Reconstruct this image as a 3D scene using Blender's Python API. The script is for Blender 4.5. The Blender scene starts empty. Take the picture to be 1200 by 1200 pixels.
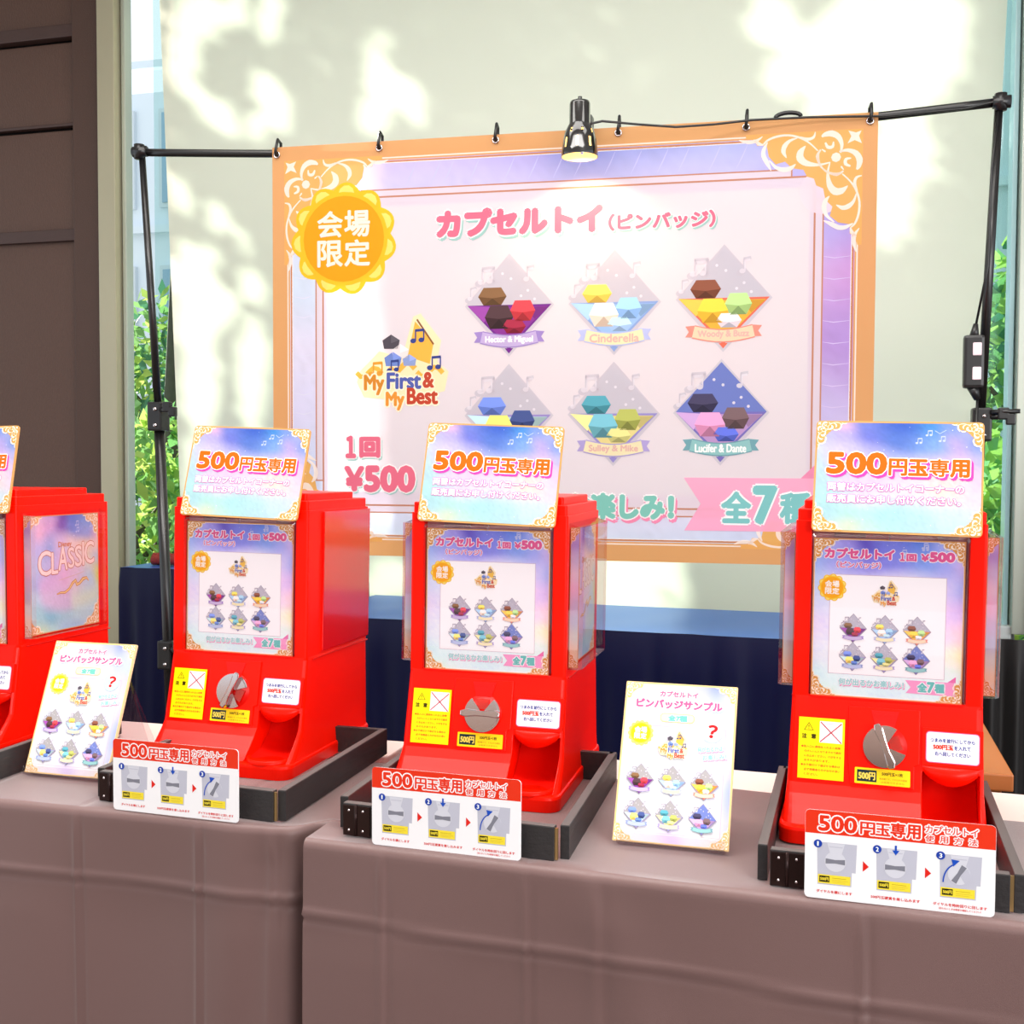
import bpy, bmesh, math, random
import numpy as np
from mathutils import Matrix, Vector
random.seed(7); rng = np.random.default_rng(11)
scn = bpy.context.scene
COL = scn.collection
PI = math.pi
TZ = 0.70                       # height of the display table tops above the floor

# ------------------------------------------------------------------ camera, sky, sun, lights, exposure
cd = bpy.data.cameras.new('camera'); cam = bpy.data.objects.new('camera', cd); COL.objects.link(cam)
cam.matrix_world = Matrix(((0.9633634, -0.0155352, 0.2677495, 0.0), (0.2681612, 0.0388722, -0.9625895, 0.0),
                           (0.0045460, 0.9991234, 0.0416139, 0.4893 + TZ), (0, 0, 0, 1)))
cd.sensor_width = 36; cd.lens = 1353.6 / 1200 * 36; cd.clip_start = 0.05; cd.clip_end = 200
scn.camera = cam
scn.view_settings.view_transform = 'Standard'; scn.view_settings.look = 'None'
scn.view_settings.gamma = 1; scn.view_settings.use_curve_mapping = False
scn.view_settings.exposure = 0.0
w = bpy.data.worlds.new('world'); scn.world = w; w.use_nodes = True
bg = w.node_tree.nodes['Background']; bg.inputs[0].default_value = (0.86, 0.93, 1.0, 1); bg.inputs[1].default_value = 1.25
SUN = Vector((1.44, -1.10, -0.95)).normalized()     # direction the sunlight travels: from behind the window, from the left
sd = bpy.data.lights.new('sun', 'SUN'); sun = bpy.data.objects.new('sun', sd); COL.objects.link(sun)
sd.energy = 14.0; sd.angle = math.radians(.6); sd.color = (1.0, 0.95, 0.82)
sun.rotation_euler = SUN.to_track_quat('-Z', 'Y').to_euler(); sun.location = (-6, 9, 9)
def area(name, loc, target, sx, sy, power, color=(1, 1, 1)):
    d = bpy.data.lights.new(name, 'AREA'); o = bpy.data.objects.new(name, d); COL.objects.link(o)
    d.shape = 'RECTANGLE'; d.size = sx; d.size_y = sy; d.energy = power; d.color = color
    o.location = loc; o.rotation_euler = (Vector(target) - Vector(loc)).to_track_quat('-Z', 'Y').to_euler()
    return o
area('overhead_fill_light', (-0.9, 1.2, 3.25), (-0.9, 1.2, 0.7), 3.4, 0.9, 106, (1, 0.97, 0.94))  # unseen overhead fill, added to brighten tabletops and machines
area('front_fill_light', (2.7, -2.2, 2.0), (-0.5, 1.6, 0.95), 2.0, 1.8, 112, (1, 0.98, 0.96))  # unseen fill, added to brighten the machine fronts
area('side_fill_light', (3.2, .6, 1.9), (-.6, 1.7, 1.0), 1.6, 1.6, 38, (1, 0.99, 0.98))  # unseen fill from the right, added to brighten machine sides and side posters
area('back_fill_light', (-0.9, 2.5, 3.25), (-0.9, 2.9, 0.7), 3.0, 0.6, 30, (1, 0.97, 0.92))  # unseen fill, added to brighten the blind and banner

# ------------------------------------------------------------------ materials
def lin(c):
    return tuple((v / 255 / 12.92) if v / 255 <= 0.04045 else ((v / 255 + 0.055) / 1.055) ** 2.4 for v in c[:3])
MATS = {}
def mat(name, rgb, rough=0.5, metal=0.0, spec=0.5, coat=0.0, noise=None, bump=None, transl=0.0, emit=0.0, sheen=0.0):
    if name in MATS: return MATS[name]
    m = bpy.data.materials.new(name); m.use_nodes = True; nt = m.node_tree; b = nt.nodes['Principled BSDF']
    L = lin(rgb); b.inputs['Base Color'].default_value = (*L, 1); b.inputs['Roughness'].default_value = rough
    b.inputs['Metallic'].default_value = metal; b.inputs['Specular IOR Level'].default_value = spec
    b.inputs['Coat Weight'].default_value = coat; b.inputs['Coat Roughness'].default_value = 0.08
    b.inputs['Sheen Weight'].default_value = sheen
    b.inputs['Sheen Roughness'].default_value = .35
    if emit: b.inputs['Emission Color'].default_value = (*L, 1); b.inputs['Emission Strength'].default_value = emit
    if noise or bump:
        tc = nt.nodes.new('ShaderNodeTexCoord')
    if noise:
        sc, amt = noise[:2]; strt = noise[2] if len(noise) > 2 else (1, 1, 1)
        mp = nt.nodes.new('ShaderNodeMapping'); mp.inputs['Scale'].default_value = strt
        n = nt.nodes.new('ShaderNodeTexNoise'); n.inputs['Scale'].default_value = sc; n.inputs['Detail'].default_value = 6
        mx = nt.nodes.new('ShaderNodeMix'); mx.data_type = 'RGBA'
        mx.inputs[6].default_value = (*[v * (1 - amt) for v in L], 1); mx.inputs[7].default_value = (*[min(1, v * (1 + amt)) for v in L], 1)
        nt.links.new(tc.outputs['Object'], mp.inputs[0]); nt.links.new(mp.outputs[0], n.inputs['Vector'])
        nt.links.new(n.outputs[0], mx.inputs[0]); nt.links.new(mx.outputs[2], b.inputs['Base Color'])
    if bump:
        sc, st = bump[:2]; strt = bump[2] if len(bump) > 2 else (1, 1, 1)
        mp = nt.nodes.new('ShaderNodeMapping'); mp.inputs['Scale'].default_value = strt
        n = nt.nodes.new('ShaderNodeTexNoise'); n.inputs['Scale'].default_value = sc; n.inputs['Detail'].default_value = 3
        bp = nt.nodes.new('ShaderNodeBump'); bp.inputs['Strength'].default_value = st; bp.inputs['Distance'].default_value = 0.002
        nt.links.new(tc.outputs['Object'], mp.inputs[0]); nt.links.new(mp.outputs[0], n.inputs['Vector'])
        nt.links.new(n.outputs[0], bp.inputs['Height']); nt.links.new(bp.outputs[0], b.inputs['Normal'])
    if transl:
        add_transl(m, L, transl)
    MATS[name] = m; return m
def add_transl(m, L, f, src=None):
    nt = m.node_tree; b = nt.nodes['Principled BSDF']; out = nt.nodes['Material Output']
    t = nt.nodes.new('ShaderNodeBsdfTranslucent'); t.inputs[0].default_value = (*L, 1)
    if src: nt.links.new(src, t.inputs[0])
    mx = nt.nodes.new('ShaderNodeMixShader'); mx.inputs[0].default_value = f
    nt.links.new(b.outputs[0], mx.inputs[1]); nt.links.new(t.outputs[0], mx.inputs[2]); nt.links.new(mx.outputs[0], out.inputs[0])
def acrylic(name, tint=(250, 246, 248), base=0.0, rough=0.02):
    if name in MATS: return MATS[name]
    m = bpy.data.materials.new(name); m.use_nodes = True; nt = m.node_tree
    for n in list(nt.nodes):
        if n.type == 'BSDF_PRINCIPLED': nt.nodes.remove(n)
    out = nt.nodes['Material Output']
    t = nt.nodes.new('ShaderNodeBsdfTransparent'); t.inputs[0].default_value = (*lin(tint), 1)
    g = nt.nodes.new('ShaderNodeBsdfGlossy'); g.inputs['Roughness'].default_value = rough
    fr = nt.nodes.new('ShaderNodeLayerWeight'); fr.inputs[0].default_value = .5
    pw = nt.nodes.new('ShaderNodeMath'); pw.operation = 'POWER'; pw.inputs[1].default_value = 4.5; nt.links.new(fr.outputs['Facing'], pw.inputs[0])
    ad = nt.nodes.new('ShaderNodeMath'); ad.operation = 'MULTIPLY_ADD'; ad.inputs[1].default_value = .62 - base; ad.inputs[2].default_value = .04 + base; ad.use_clamp = True
    mx = nt.nodes.new('ShaderNodeMixShader'); nt.links.new(pw.outputs[0], ad.inputs[0]); nt.links.new(ad.outputs[0], mx.inputs[0])
    nt.links.new(t.outputs[0], mx.inputs[1]); nt.links.new(g.outputs[0], mx.inputs[2]); nt.links.new(mx.outputs[0], out.inputs[0])
    MATS[name] = m; return m
def attr_mat(name, rough=0.4, transl=0.0):
    if name in MATS: return MATS[name]
    m = bpy.data.materials.new(name); m.use_nodes = True; nt = m.node_tree; b = nt.nodes['Principled BSDF']
    a = nt.nodes.new('ShaderNodeVertexColor'); a.layer_name = 'Col'; nt.links.new(a.outputs[0], b.inputs['Base Color'])
    b.inputs['Roughness'].default_value = rough
    if transl: add_transl(m, (1, 1, 1), transl, a.outputs[0])
    MATS[name] = m; return m
def ink(c, cloth=False):
    """flat printing ink of one colour, on paper or on the banner cloth"""
    n = ('dye' if cloth else 'ink') + '_%d_%d_%d' % tuple(c[:3])
    return mat(n, c, 0.55 if cloth else 0.4, spec=0.25, transl=0.4 if cloth else 0)

RED = mat('red_plastic', (255, 20, 0), 0.34, spec=0.14, coat=0.05)
REDP = mat('red_plastic_panel', (236, 10, 0), 0.12, spec=0.5, coat=.9)
DRED = mat('red_plastic_inner', (225, 10, 0), 0.35, spec=.3)
ACR = acrylic('clear_acrylic')
GLASS = acrylic('window_glass_clear', (236, 248, 246), 0.0)
CHROME = mat('chrome', (214, 204, 204), 0.10, metal=1.0)
BLACKM = mat('black_metal', (22, 20, 21), 0.28, spec=0.6)
BLACKP = mat('black_plastic', (26, 25, 26), 0.35)
WOODK = mat('black_stained_wood', (42, 39, 40), 0.5, noise=(30, 0.35, (1, 0.15, 1)), bump=(120, 0.5, (1, 0.1, 1)))
WOODT = mat('grey_wood_edge', (92, 86, 84), 0.6, noise=(60, 0.3, (1, 0.1, 1)))  # lighter grey-brown for the top edges of the boards
HINGE = mat('dark_hinge_metal', (48, 30, 28), 0.25, metal=0.6)
CLOTH = mat('brown_tablecloth', (116, 88, 85), 0.46, spec=0.5, sheen=0.9, noise=(900, 0.06), bump=(1500, 0.15))
WHITE = mat('white_tabletop', (245, 236, 226), 0.45)
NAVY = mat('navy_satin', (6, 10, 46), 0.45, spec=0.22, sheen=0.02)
NAVY_LIT = mat('navy_satin_lit_top', (62, 128, 226), 0.36, metal=0.8)  # brighter copy of the navy: window reflection put into the colour

# ------------------------------------------------------------------ object helpers
def tag(o, label=None, cat=None, group=None, kind=None):
    if label: o['label'] = label
    if cat: o['category'] = cat
    if group: o['group'] = group
    if kind: o['kind'] = kind
    return o
def empty(name, loc=(0, 0, 0), rot=(0, 0, 0)):
    o = bpy.data.objects.new(name, None); COL.objects.link(o); o.location = loc; o.rotation_euler = rot
    o.empty_display_size = 0.05; return o
def link(name, me, parent=None, loc=None, rot=None):
    o = bpy.data.objects.new(name, me); COL.objects.link(o)
    if parent: o.parent = parent
    if loc is not None: o.location = loc
    if rot is not None: o.rotation_euler = rot
    return o
def mesh(name, verts, faces, mats, mi=None, smooth=False):
    me = bpy.data.meshes.new(name); me.from_pydata([tuple(v) for v in verts], [], [tuple(f) for f in faces])
    for m in (mats if isinstance(mats, (list, tuple)) else [mats]): me.materials.append(m)
    if mi is not None: me.polygons.foreach_set('material_index', mi)
    if smooth: me.polygons.foreach_set('use_smooth', [True] * len(me.polygons))
    me.update(); return me
class MB:
    """collects boxes, tubes and prisms into one mesh"""
    def __init__(s): s.v = []; s.f = []; s.m = []; s.sm = []
    def add(s, vs, fs, m=0, smooth=False):
        b = len(s.v); s.v += [tuple(v) for v in vs]; s.f += [tuple(i + b for i in f) for f in fs]
        s.m += [m] * len(fs); s.sm += [smooth] * len(fs)
    def bm(s, b, m=0, smooth=False, M=None):
        if M is not None: b.transform(M)
        b.verts.ensure_lookup_table(); b.verts.index_update()
        s.add([v.co[:] for v in b.verts], [[v.index for v in f.verts] for f in b.faces], m, smooth); b.free()
    def box(s, x0, x1, y0, y1, z0, z1, m=0, bev=0.0, M=None):
        b = bmesh.new(); bmesh.ops.create_cube(b, size=1)
        for v in b.verts: v.co = (x0 + (v.co.x + .5) * (x1 - x0), y0 + (v.co.y + .5) * (y1 - y0), z0 + (v.co.z + .5) * (z1 - z0))
        if bev: bmesh.ops.bevel(b, geom=b.edges[:], offset=bev, segments=2, profile=0.6, affect='EDGES')
        s.bm(b, m, False, M)
    def tube(s, pts, r, m=0, n=12, caps=True):
        pts = [Vector(p) for p in pts]; rs = r if isinstance(r, (list, tuple)) else [r] * len(pts)
        up = None; rings = []
        for i, p in enumerate(pts):
            t = (pts[min(i + 1, len(pts) - 1)] - pts[max(i - 1, 0)]).normalized()
            if up is None: up = Vector((0, 0, 1)) if abs(t.z) < .9 else Vector((1, 0, 0))
            a = t.cross(up).normalized(); up = a.cross(t).normalized()
            rings.append([p + (a * math.cos(2 * PI * k / n) + up * math.sin(2 * PI * k / n)) * rs[i] for k in range(n)])
        vs = [v for R in rings for v in R]
        fs = [(i * n + k, i * n + (k + 1) % n, (i + 1) * n + (k + 1) % n, (i + 1) * n + k) for i in range(len(pts) - 1) for k in range(n)]
        if caps: fs += [tuple(range(n))[::-1], tuple((len(pts) - 1) * n + k for k in range(n))]
        s.add(vs, fs, m, True)
    def prism(s, poly, y0, y1, m=0, M=None):
        """polygon in the xz plane extruded along y"""
        n = len(poly); vs = [Vector((x, y0, z)) for x, z in poly] + [Vector((x, y1, z)) for x, z in poly]
        if M is not None: vs = [M @ v for v in vs]
        s.add(vs, [tuple(range(n)), tuple(range(2 * n - 1, n - 1, -1))] + [(i, i + n, (i + 1) % n + n, (i + 1) % n) for i in range(n)], m)
    def build(s, name, mats, parent=None, loc=None, rot=None):
        me = mesh(name, s.v, s.f, mats, s.m); me.polygons.foreach_set('use_smooth', s.sm)
        bb = bmesh.new(); bb.from_mesh(me); bmesh.ops.recalc_face_normals(bb, faces=bb.faces[:]); bb.to_mesh(me); bb.free()
        return link(name, me, parent, loc, rot)
def rrect(w, h, r, n=5):
    out = []
    for cx, cz, a in ((w / 2 - r, h / 2 - r, 0), (-w / 2 + r, h / 2 - r, 90), (-w / 2 + r, -h / 2 + r, 180), (w / 2 - r, -h / 2 + r, 270)):
        for k in range(n + 1):
            t = math.radians(a + 90 * k / n); out.append((cx + r * math.cos(t), cz + r * math.sin(t)))
    return out
def loft_rr(levels, n=5):
    """stack of rounded rectangles: (z, x0, x1, y0, y1, r)"""
    vs, fs = [], []
    for z, x0, x1, y0, y1, r in levels:
        vs += [((x0 + x1) / 2 + a, (y0 + y1) / 2 + b, z) for a, b in rrect(x1 - x0, y1 - y0, r, n)]
    k = 4 * (n + 1)
    for i in range(len(levels) - 1):
        fs += [(i * k + j, i * k + (j + 1) % k, (i + 1) * k + (j + 1) % k, (i + 1) * k + j) for j in range(k)]
    fs += [tuple(range(k))[::-1], tuple((len(levels) - 1) * k + j for j in range(k))]
    return vs, fs
def copy_tree(o, parent=None):
    c = o.copy(); COL.objects.link(c)
    if parent: c.parent = parent
    for ch in list(o.children): copy_tree(ch, c)
    return c

# ------------------------------------------------------------------ flat printed art: mm, x right, y down, laid in the local xz plane facing -y
_gl = {}
def glyphs(body):
    if body in _gl: return _gl[body]
    cu = bpy.data.curves.new('t', 'FONT'); cu.body = body; cu.size = 1; cu.resolution_u = 3
    o = bpy.data.objects.new('t', cu); COL.objects.link(o)
    me = bpy.data.meshes.new_from_object(o.evaluated_get(bpy.context.evaluated_depsgraph_get()))
    v = np.array([p.co[:2] for p in me.vertices]) if len(me.vertices) else np.zeros((0, 2)); f = [list(p.vertices) for p in me.polygons]
    bpy.data.objects.remove(o); bpy.data.curves.remove(cu); bpy.data.meshes.remove(me)
    if len(v):
        lo, hi = v.min(0), v.max(0); v = v - lo; wh = hi - lo
    else: wh = np.array([1, 1])
    _gl[body] = (v, f, wh); return _gl[body]
class Art:
    def __init__(s, cloth=False): s.v = []; s.f = []; s.mi = []; s.cols = []; s.cloth = cloth
    def ci(s, c):
        c = tuple(int(round(q)) for q in c)
        if c not in s.cols: s.cols.append(c)
        return s.cols.index(c)
    def poly(s, pts, c, l=1):
        b = len(s.v); s.v += [(x, y, l) for x, y in pts]; s.f.append(tuple(range(b, b + len(pts)))); s.mi.append(s.ci(c))
    def rect(s, x0, y0, x1, y1, c, l=1): s.poly([(x0, y0), (x1, y0), (x1, y1), (x0, y1)], c, l)
    def frame(s, x0, y0, x1, y1, t, c, l=1):
        s.rect(x0, y0, x1, y0 + t, c, l); s.rect(x0, y1 - t, x1, y1, c, l); s.rect(x0, y0 + t, x0 + t, y1 - t, c, l); s.rect(x1 - t, y0 + t, x1, y1 - t, c, l)
    def disc(s, x, y, r, c, l=1, n=24, ry=None, a0=0): s.poly([(x + r * math.cos(2 * PI * k / n + a0), y + (ry or r) * math.sin(2 * PI * k / n + a0)) for k in range(n)], c, l)
    def rr(s, x0, y0, x1, y1, r, c, l=1): s.poly([((x0 + x1) / 2 + a, (y0 + y1) / 2 + b) for a, b in rrect(x1 - x0, y1 - y0, r, 4)], c, l)
    def stroke(s, pts, wd, c, l=1):
        """polyline of varying width"""
        P = [Vector((x, y)) for x, y in pts]; n = len(P); ws = wd if isinstance(wd, (list, tuple)) else [wd] * n
        b = len(s.v)
        for i, p in enumerate(P):
            t = (P[min(i + 1, n - 1)] - P[max(i - 1, 0)]); t = t.normalized() if t.length else Vector((1, 0)); q = Vector((-t.y, t.x)) * ws[i] / 2
            s.v += [(p.x + q.x, p.y + q.y, l), (p.x - q.x, p.y - q.y, l)]
        for i in range(n - 1): s.f.append((b + 2 * i, b + 2 * i + 1, b + 2 * i + 3, b + 2 * i + 2)); s.mi.append(s.ci(c))
    def text(s, body, x0, y0, x1, y1, c, bold=0.0, l=2, rot=0.0, ncopy=8, shear=0.0, dx=0, dy=0):
        """string fitted to a box; bold = stroke thickening in mm"""
        v, f, wh = glyphs(body)
        if not len(v): return
        b0 = min(bold, (x1 - x0) * .2, (y1 - y0) * .2) if bold > 0 else 0
        sx = (x1 - x0) / wh[0]; sy = (y1 - y0) / wh[1]
        X = v[:, 0] * sx; Y = (y1 - y0) - v[:, 1] * sy
        X = X + shear * ((y1 - y0) - Y)
        cx, cy = (x1 - x0) / 2, (y1 - y0) / 2; cr, sr = math.cos(rot), math.sin(rot)
        Xr = (X - cx) * cr - (Y - cy) * sr + cx + x0 + dx; Yr = (X - cx) * sr + (Y - cy) * cr + cy + y0 + dy
        offs = [(0, 0)] + ([(bold * math.cos(2 * PI * k / ncopy), bold * math.sin(2 * PI * k / ncopy)) for k in range(ncopy)] if bold > 0 else [])
        m = s.ci(c)
        for j, (ox, oy) in enumerate(offs):
            b = len(s.v); s.v += [(a + ox, q + oy, l + j * 0.03) for a, q in zip(Xr.tolist(), Yr.tolist())]
            s.f += [tuple(i + b for i in ff) for ff in f]; s.mi += [m] * len(f)
    def build(s, name, parent, w, h, step=0.12, loc=(0, 0, 0), thick=0.0):
        """origin at the middle of the sheet's bottom edge"""
        vs = [((x - w / 2) / 1000, -(l * step) / 1000, (h - y) / 1000) for x, y, l in s.v]
        me = mesh(name, vs, s.f, [ink(c, s.cloth) for c in s.cols], s.mi)
        return link(name, me, parent, loc)
def galaxy(name, w, h, pal, parent, nx=56, ny=44, warp=0.35, grain=0.05, sparkle=True, loc=(0, 0, 0), m='printed_paper', seed=3, transl=0.0, gain=1.0):
    """printed watercolour sheet: colour grid woven into the print"""
    P = np.array([[lin(c) for c in r] for r in pal]); R, C = P.shape[:2]
    r = np.random.default_rng(seed); u = np.linspace(0, 1, nx + 1); v = np.linspace(0, 1, ny + 1); U, V = np.meshgrid(u, v)
    def nz(a):
        o = np.zeros_like(U)
        for k in range(7):
            fx, fy = r.uniform(2, 15, 2); o += np.sin(fx * U + fy * V * r.choice([-1, 1]) + r.uniform(0, 6)) / (1 + .15 * (fx + fy))
        return o * a
    x = np.clip(U * (C - 1) + nz(warp), 0, C - 1.001); y = np.clip(V * (R - 1) + nz(warp), 0, R - 1.001)
    i, j = y.astype(int), x.astype(int); fy, fx = y - i, x - j; fx = fx * fx * (3 - 2 * fx); fy = fy * fy * (3 - 2 * fy)
    c = (P[i, j] * ((1 - fx) * (1 - fy))[..., None] + P[i, j + 1] * (fx * (1 - fy))[..., None] + P[i + 1, j] * ((1 - fx) * fy)[..., None] + P[i + 1, j + 1] * (fx * fy)[..., None])
    c = np.clip(c * gain * (1 + r.normal(0, grain, U.shape))[..., None], 0, 1).reshape(-1, 3)
    vs = [((a - .5) * w / 1000, 0, (1 - b) * h / 1000) for b in v for a in u]
    fs = [(q * (nx + 1) + p, (q + 1) * (nx + 1) + p, (q + 1) * (nx + 1) + p + 1, q * (nx + 1) + p + 1) for q in range(ny) for p in range(nx)]
    me = mesh(name, vs, fs, attr_mat(m, transl=transl)); at = me.color_attributes.new('Col', 'FLOAT_COLOR', 'POINT')
    at.data.foreach_set('color', np.concatenate([c, np.ones((len(c), 1))], 1).ravel())
    return link(name, me, parent, loc)
SCROLL = [([(300, 240), (330, 210), (400, 185), (490, 180), (580, 205), (650, 250), (710, 310)], [10, 16, 18, 16, 16, 12, 10]),
          ([(575, 198), (635, 218), (678, 204), (690, 165)], [10, 24, 20, 6]), ([(330, 225), (303, 280), (302, 330), (330, 385), (360, 445)], [8, 30, 36, 34, 5]),
          ([(345, 365), (395, 420), (455, 442), (510, 432), (545, 403)], [8, 24, 38, 34, 6]), ([(560, 203), (500, 222), (462, 260), (452, 305), (476, 352)], [6, 22, 38, 34, 5]),
          ([(618, 268), (582, 312), (580, 362), (628, 402), (720, 418), (805, 402)], [5, 48, 58, 44, 18, 8]), ([(880, 335), (888, 272), (862, 212), (812, 184), (762, 190), (738, 205)], [10, 26, 42, 48, 34, 12]),
          ([(766, 250), (784, 286), (820, 284), (826, 246)], [12, 26, 24, 8]), ([(730, 300), (708, 352), (732, 425), (790, 482), (862, 496), (900, 470)], [6, 26, 14, 12, 22, 5]),
          ([(112, 198), (180, 216), (244, 210), (292, 178)], [6, 30, 26, 5]), ([(225, 198), (262, 232), (300, 244)], [5, 28, 8]), ([(740, 300), (762, 316), (770, 320)], [6, 14, 4])]
def filigree(A, x, y, S, sx, sy, gold, cream, l=1, bolder=1.0):
    """corner ornament of scrolls, drawn for a top-left corner; sx, sy flip it"""
    T = lambda p: (x + sx * p[0] * S, y + sy * p[1] * S)
    half = [(0, 0), (1, 0), (1, .035), (.93, .05), (.9, .1), (.82, .1), (.8, .2), (.74, .27), (.66, .25), (.6, .31), (.5, .33), (.47, .39), (.41, .41)]
    out = half + [(b, a) for a, b in reversed(half[1:-1])]
    ps = [T(p) for p in out]; c0 = T((.2, .2))
    for i in range(1, len(ps)):
        A.poly([ps[0], ps[i], ps[(i + 1) % len(ps)]] if i + 1 < len(ps) else [ps[0], ps[i], ps[0]], gold, l) if i + 1 < len(ps) else None
    for pts, ws in SCROLL:
        P = [((1045 - px) / 880, (py - 160) / 880) for px, py in pts]; n = len(P); Q, W = [], []
        for i in range(n - 1):
            p0, p1, p2, p3 = P[max(i - 1, 0)], P[i], P[i + 1], P[min(i + 2, n - 1)]
            for k in range(3):
                t = k / 3; Q.append(tuple(.5 * (2 * p1[j] + (p2[j] - p0[j]) * t + (2 * p0[j] - 5 * p1[j] + 4 * p2[j] - p3[j]) * t * t + (3 * p1[j] - p0[j] - 3 * p2[j] + p3[j]) * t ** 3) for j in (0, 1)))
                W.append(ws[i] * (1 - t) + ws[i + 1] * t)
        Q.append(P[-1]); W.append(ws[-1])
        for flip in (0, 1): A.stroke([T((q[1], q[0]) if flip else q) for q in Q], [w_ / 880 * S * bolder for w_ in W], cream, l + 1)
    st = [(.015, .015), (.06, .03), (.125, .01), (.1, .06), (.13, .12), (.07, .095), (.01, .125), (.035, .06)]
    A.poly([T(p) for p in st], cream, l + 1); A.disc(*T((.225, .235)), .042 * S * bolder, cream, l + 1, 8)
def note(A, x, y, s, c, l, double=False):
    A.disc(x, y, s * .2, c, l, 10, s * .16)
    A.stroke([(x + s * .16, y), (x + s * .16, y - s * .7)], s * .09, c, l)
    if double:
        A.disc(x + s * .55, y - s * .05, s * .2, c, l, 10, s * .16); A.stroke([(x + s * .71, y - .05 * s), (x + s * .71, y - s * .72)], s * .09, c, l)
        A.stroke([(x + s * .13, y - s * .66), (x + s * .74, y - s * .7)], s * .17, c, l)
    else: A.stroke([(x + s * .14, y - s * .66), (x + s * .5, y - s * .72)], s * .15, c, l)
BADGES = [  # lower field, border, ribbon, ribbon edge, name, gem colours
    ((150, 60, 160), (125, 50, 150), (205, 185, 225), (165, 140, 205), 'Hector & Miguel', [(120, 85, 55), (70, 45, 50), (205, 60, 70), (150, 35, 60)]),
    ((165, 200, 240), (150, 175, 225), (245, 235, 190), (190, 195, 235), 'Cinderella', [(245, 205, 90), (250, 225, 205), (150, 190, 235), (175, 205, 240)]),
    ((250, 190, 70), (240, 120, 95), (250, 222, 190), (240, 150, 135), 'Woody & Buzz', [(125, 70, 50), (245, 190, 60), (170, 205, 130), (225, 220, 235)]),
    ((195, 225, 225), (165, 150, 210), (190, 200, 235), (150, 165, 215), '', [(110, 135, 215), (250, 215, 110), (60, 75, 130), (90, 120, 190)]),
    ((240, 225, 150), (160, 150, 210), (245, 235, 190), (180, 165, 215), 'Sulley & Mike', [(75, 150, 165), (110, 175, 190), (165, 170, 85), (205, 200, 130)]),
    ((200, 160, 210), (130, 120, 195), (155, 205, 205), (120, 170, 180), 'Lucifer & Dante', [(60, 55, 85), (225, 150, 190), (110, 85, 90), (90, 105, 200)])]
def badge(A, cx, cy, S, k, l=1, silver=(196, 190, 202), name=True, crisp=False):
    fld, brd, rib, red_, nm, gem = BADGES[k]
    P = lambda *q: [(cx + a * S, cy + b * S) for a, b in q]
    edge = (168, 160, 176) if crisp else (206, 198, 208)
    A.poly(P((-.53, .01), (0, -.59), (.53, .01), (0, .60)), edge, l)
    A.poly(P((-.5, 0), (0, -.555), (.5, 0)), silver, l + 1)
    for a, b, z, d in ((-.34, -.27, .19, True), (.2, -.29, .17, False), (-.47, -.08, .15, False)):
        note(A, cx + a * S - .02 * S, cy + b * S + .02 * S, z * S * 1.35, edge, l + 1.2, d); note(A, cx + a * S, cy + b * S, z * S, (226, 218, 226), l + 1.6, d)
    for a, b in ((.14, -.1), (.22, -.16), (-.08, -.36), (.3, -.06), (.02, -.3)): A.disc(cx + a * S, cy + b * S, .018 * S, (232, 226, 234), l + 1.6, 6)
    if k == 5: A.poly(P((-.5, 0), (0, -.555), (.5, 0)), (120, 135, 205), l + 1.3)
    A.poly(P((-.5, 0), (.5, 0), (0, .52)), brd, l + 2); A.poly(P((-.455, .025), (.455, .025), (0, .475)), fld, l + 2.4)
    A.poly(P((-.5, 0), (-.2, .02), (-.3, .2)), [min(255, q + 25) for q in fld], l + 2.6); A.poly(P((.46, .03), (.2, .03), (.3, .17)), [q * .85 for q in fld], l + 2.6)
    # plain cut gems in the badge's colours
    for (a, b, r, r2), c in zip(((-.2, -.1, .17, .13), (-.12, .14, .17, .17), (.16, .07, .15, .15), (.06, .25, .14, .1)), gem):
        pts = [(cx + (a + r * math.cos(t)) * S, cy + (b + r2 * math.sin(t)) * S) for t in [math.radians(q) for q in (0, 52, 128, 180, 232, 308)]]
        A.poly(pts, c, l + 3); A.poly([pts[3], pts[4], pts[5], pts[0], (cx + a * S, cy + (b + .02) * S)], [min(255, q * 1.15 + 14) for q in c], l + 3.3)
        A.poly([pts[1], pts[2], (cx + a * S, cy + (b + .02) * S)], [q * .82 for q in c], l + 3.3)
    A.poly(P((-.42, .31), (-.3, .3), (-.3, .43), (-.42, .43), (-.38, .37)), red_, l + 3.6); A.poly(P((.42, .31), (.3, .3), (.3, .43), (.42, .43), (.38, .37)), red_, l + 3.6)
    q = [(-.33 + .66 * t / 8, .37 + .05 * math.sin(PI * t / 8)) for t in range(9)]
    A.stroke(P(*q), .15 * S, red_, l + 4); A.stroke(P(*q), .125 * S, rib, l + 4.4)
    if name: A.text(nm, cx - .28 * S, cy + .36 * S, cx + .28 * S, cy + .45 * S, (255, 252, 250) if k != 1 and k != 2 and k != 4 else (232, 190, 180), .004 * S, l + 5, ncopy=4)
    A.poly(P((-.05, .5), (.05, .5), (0, .56)), brd, l + 3.8)
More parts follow.
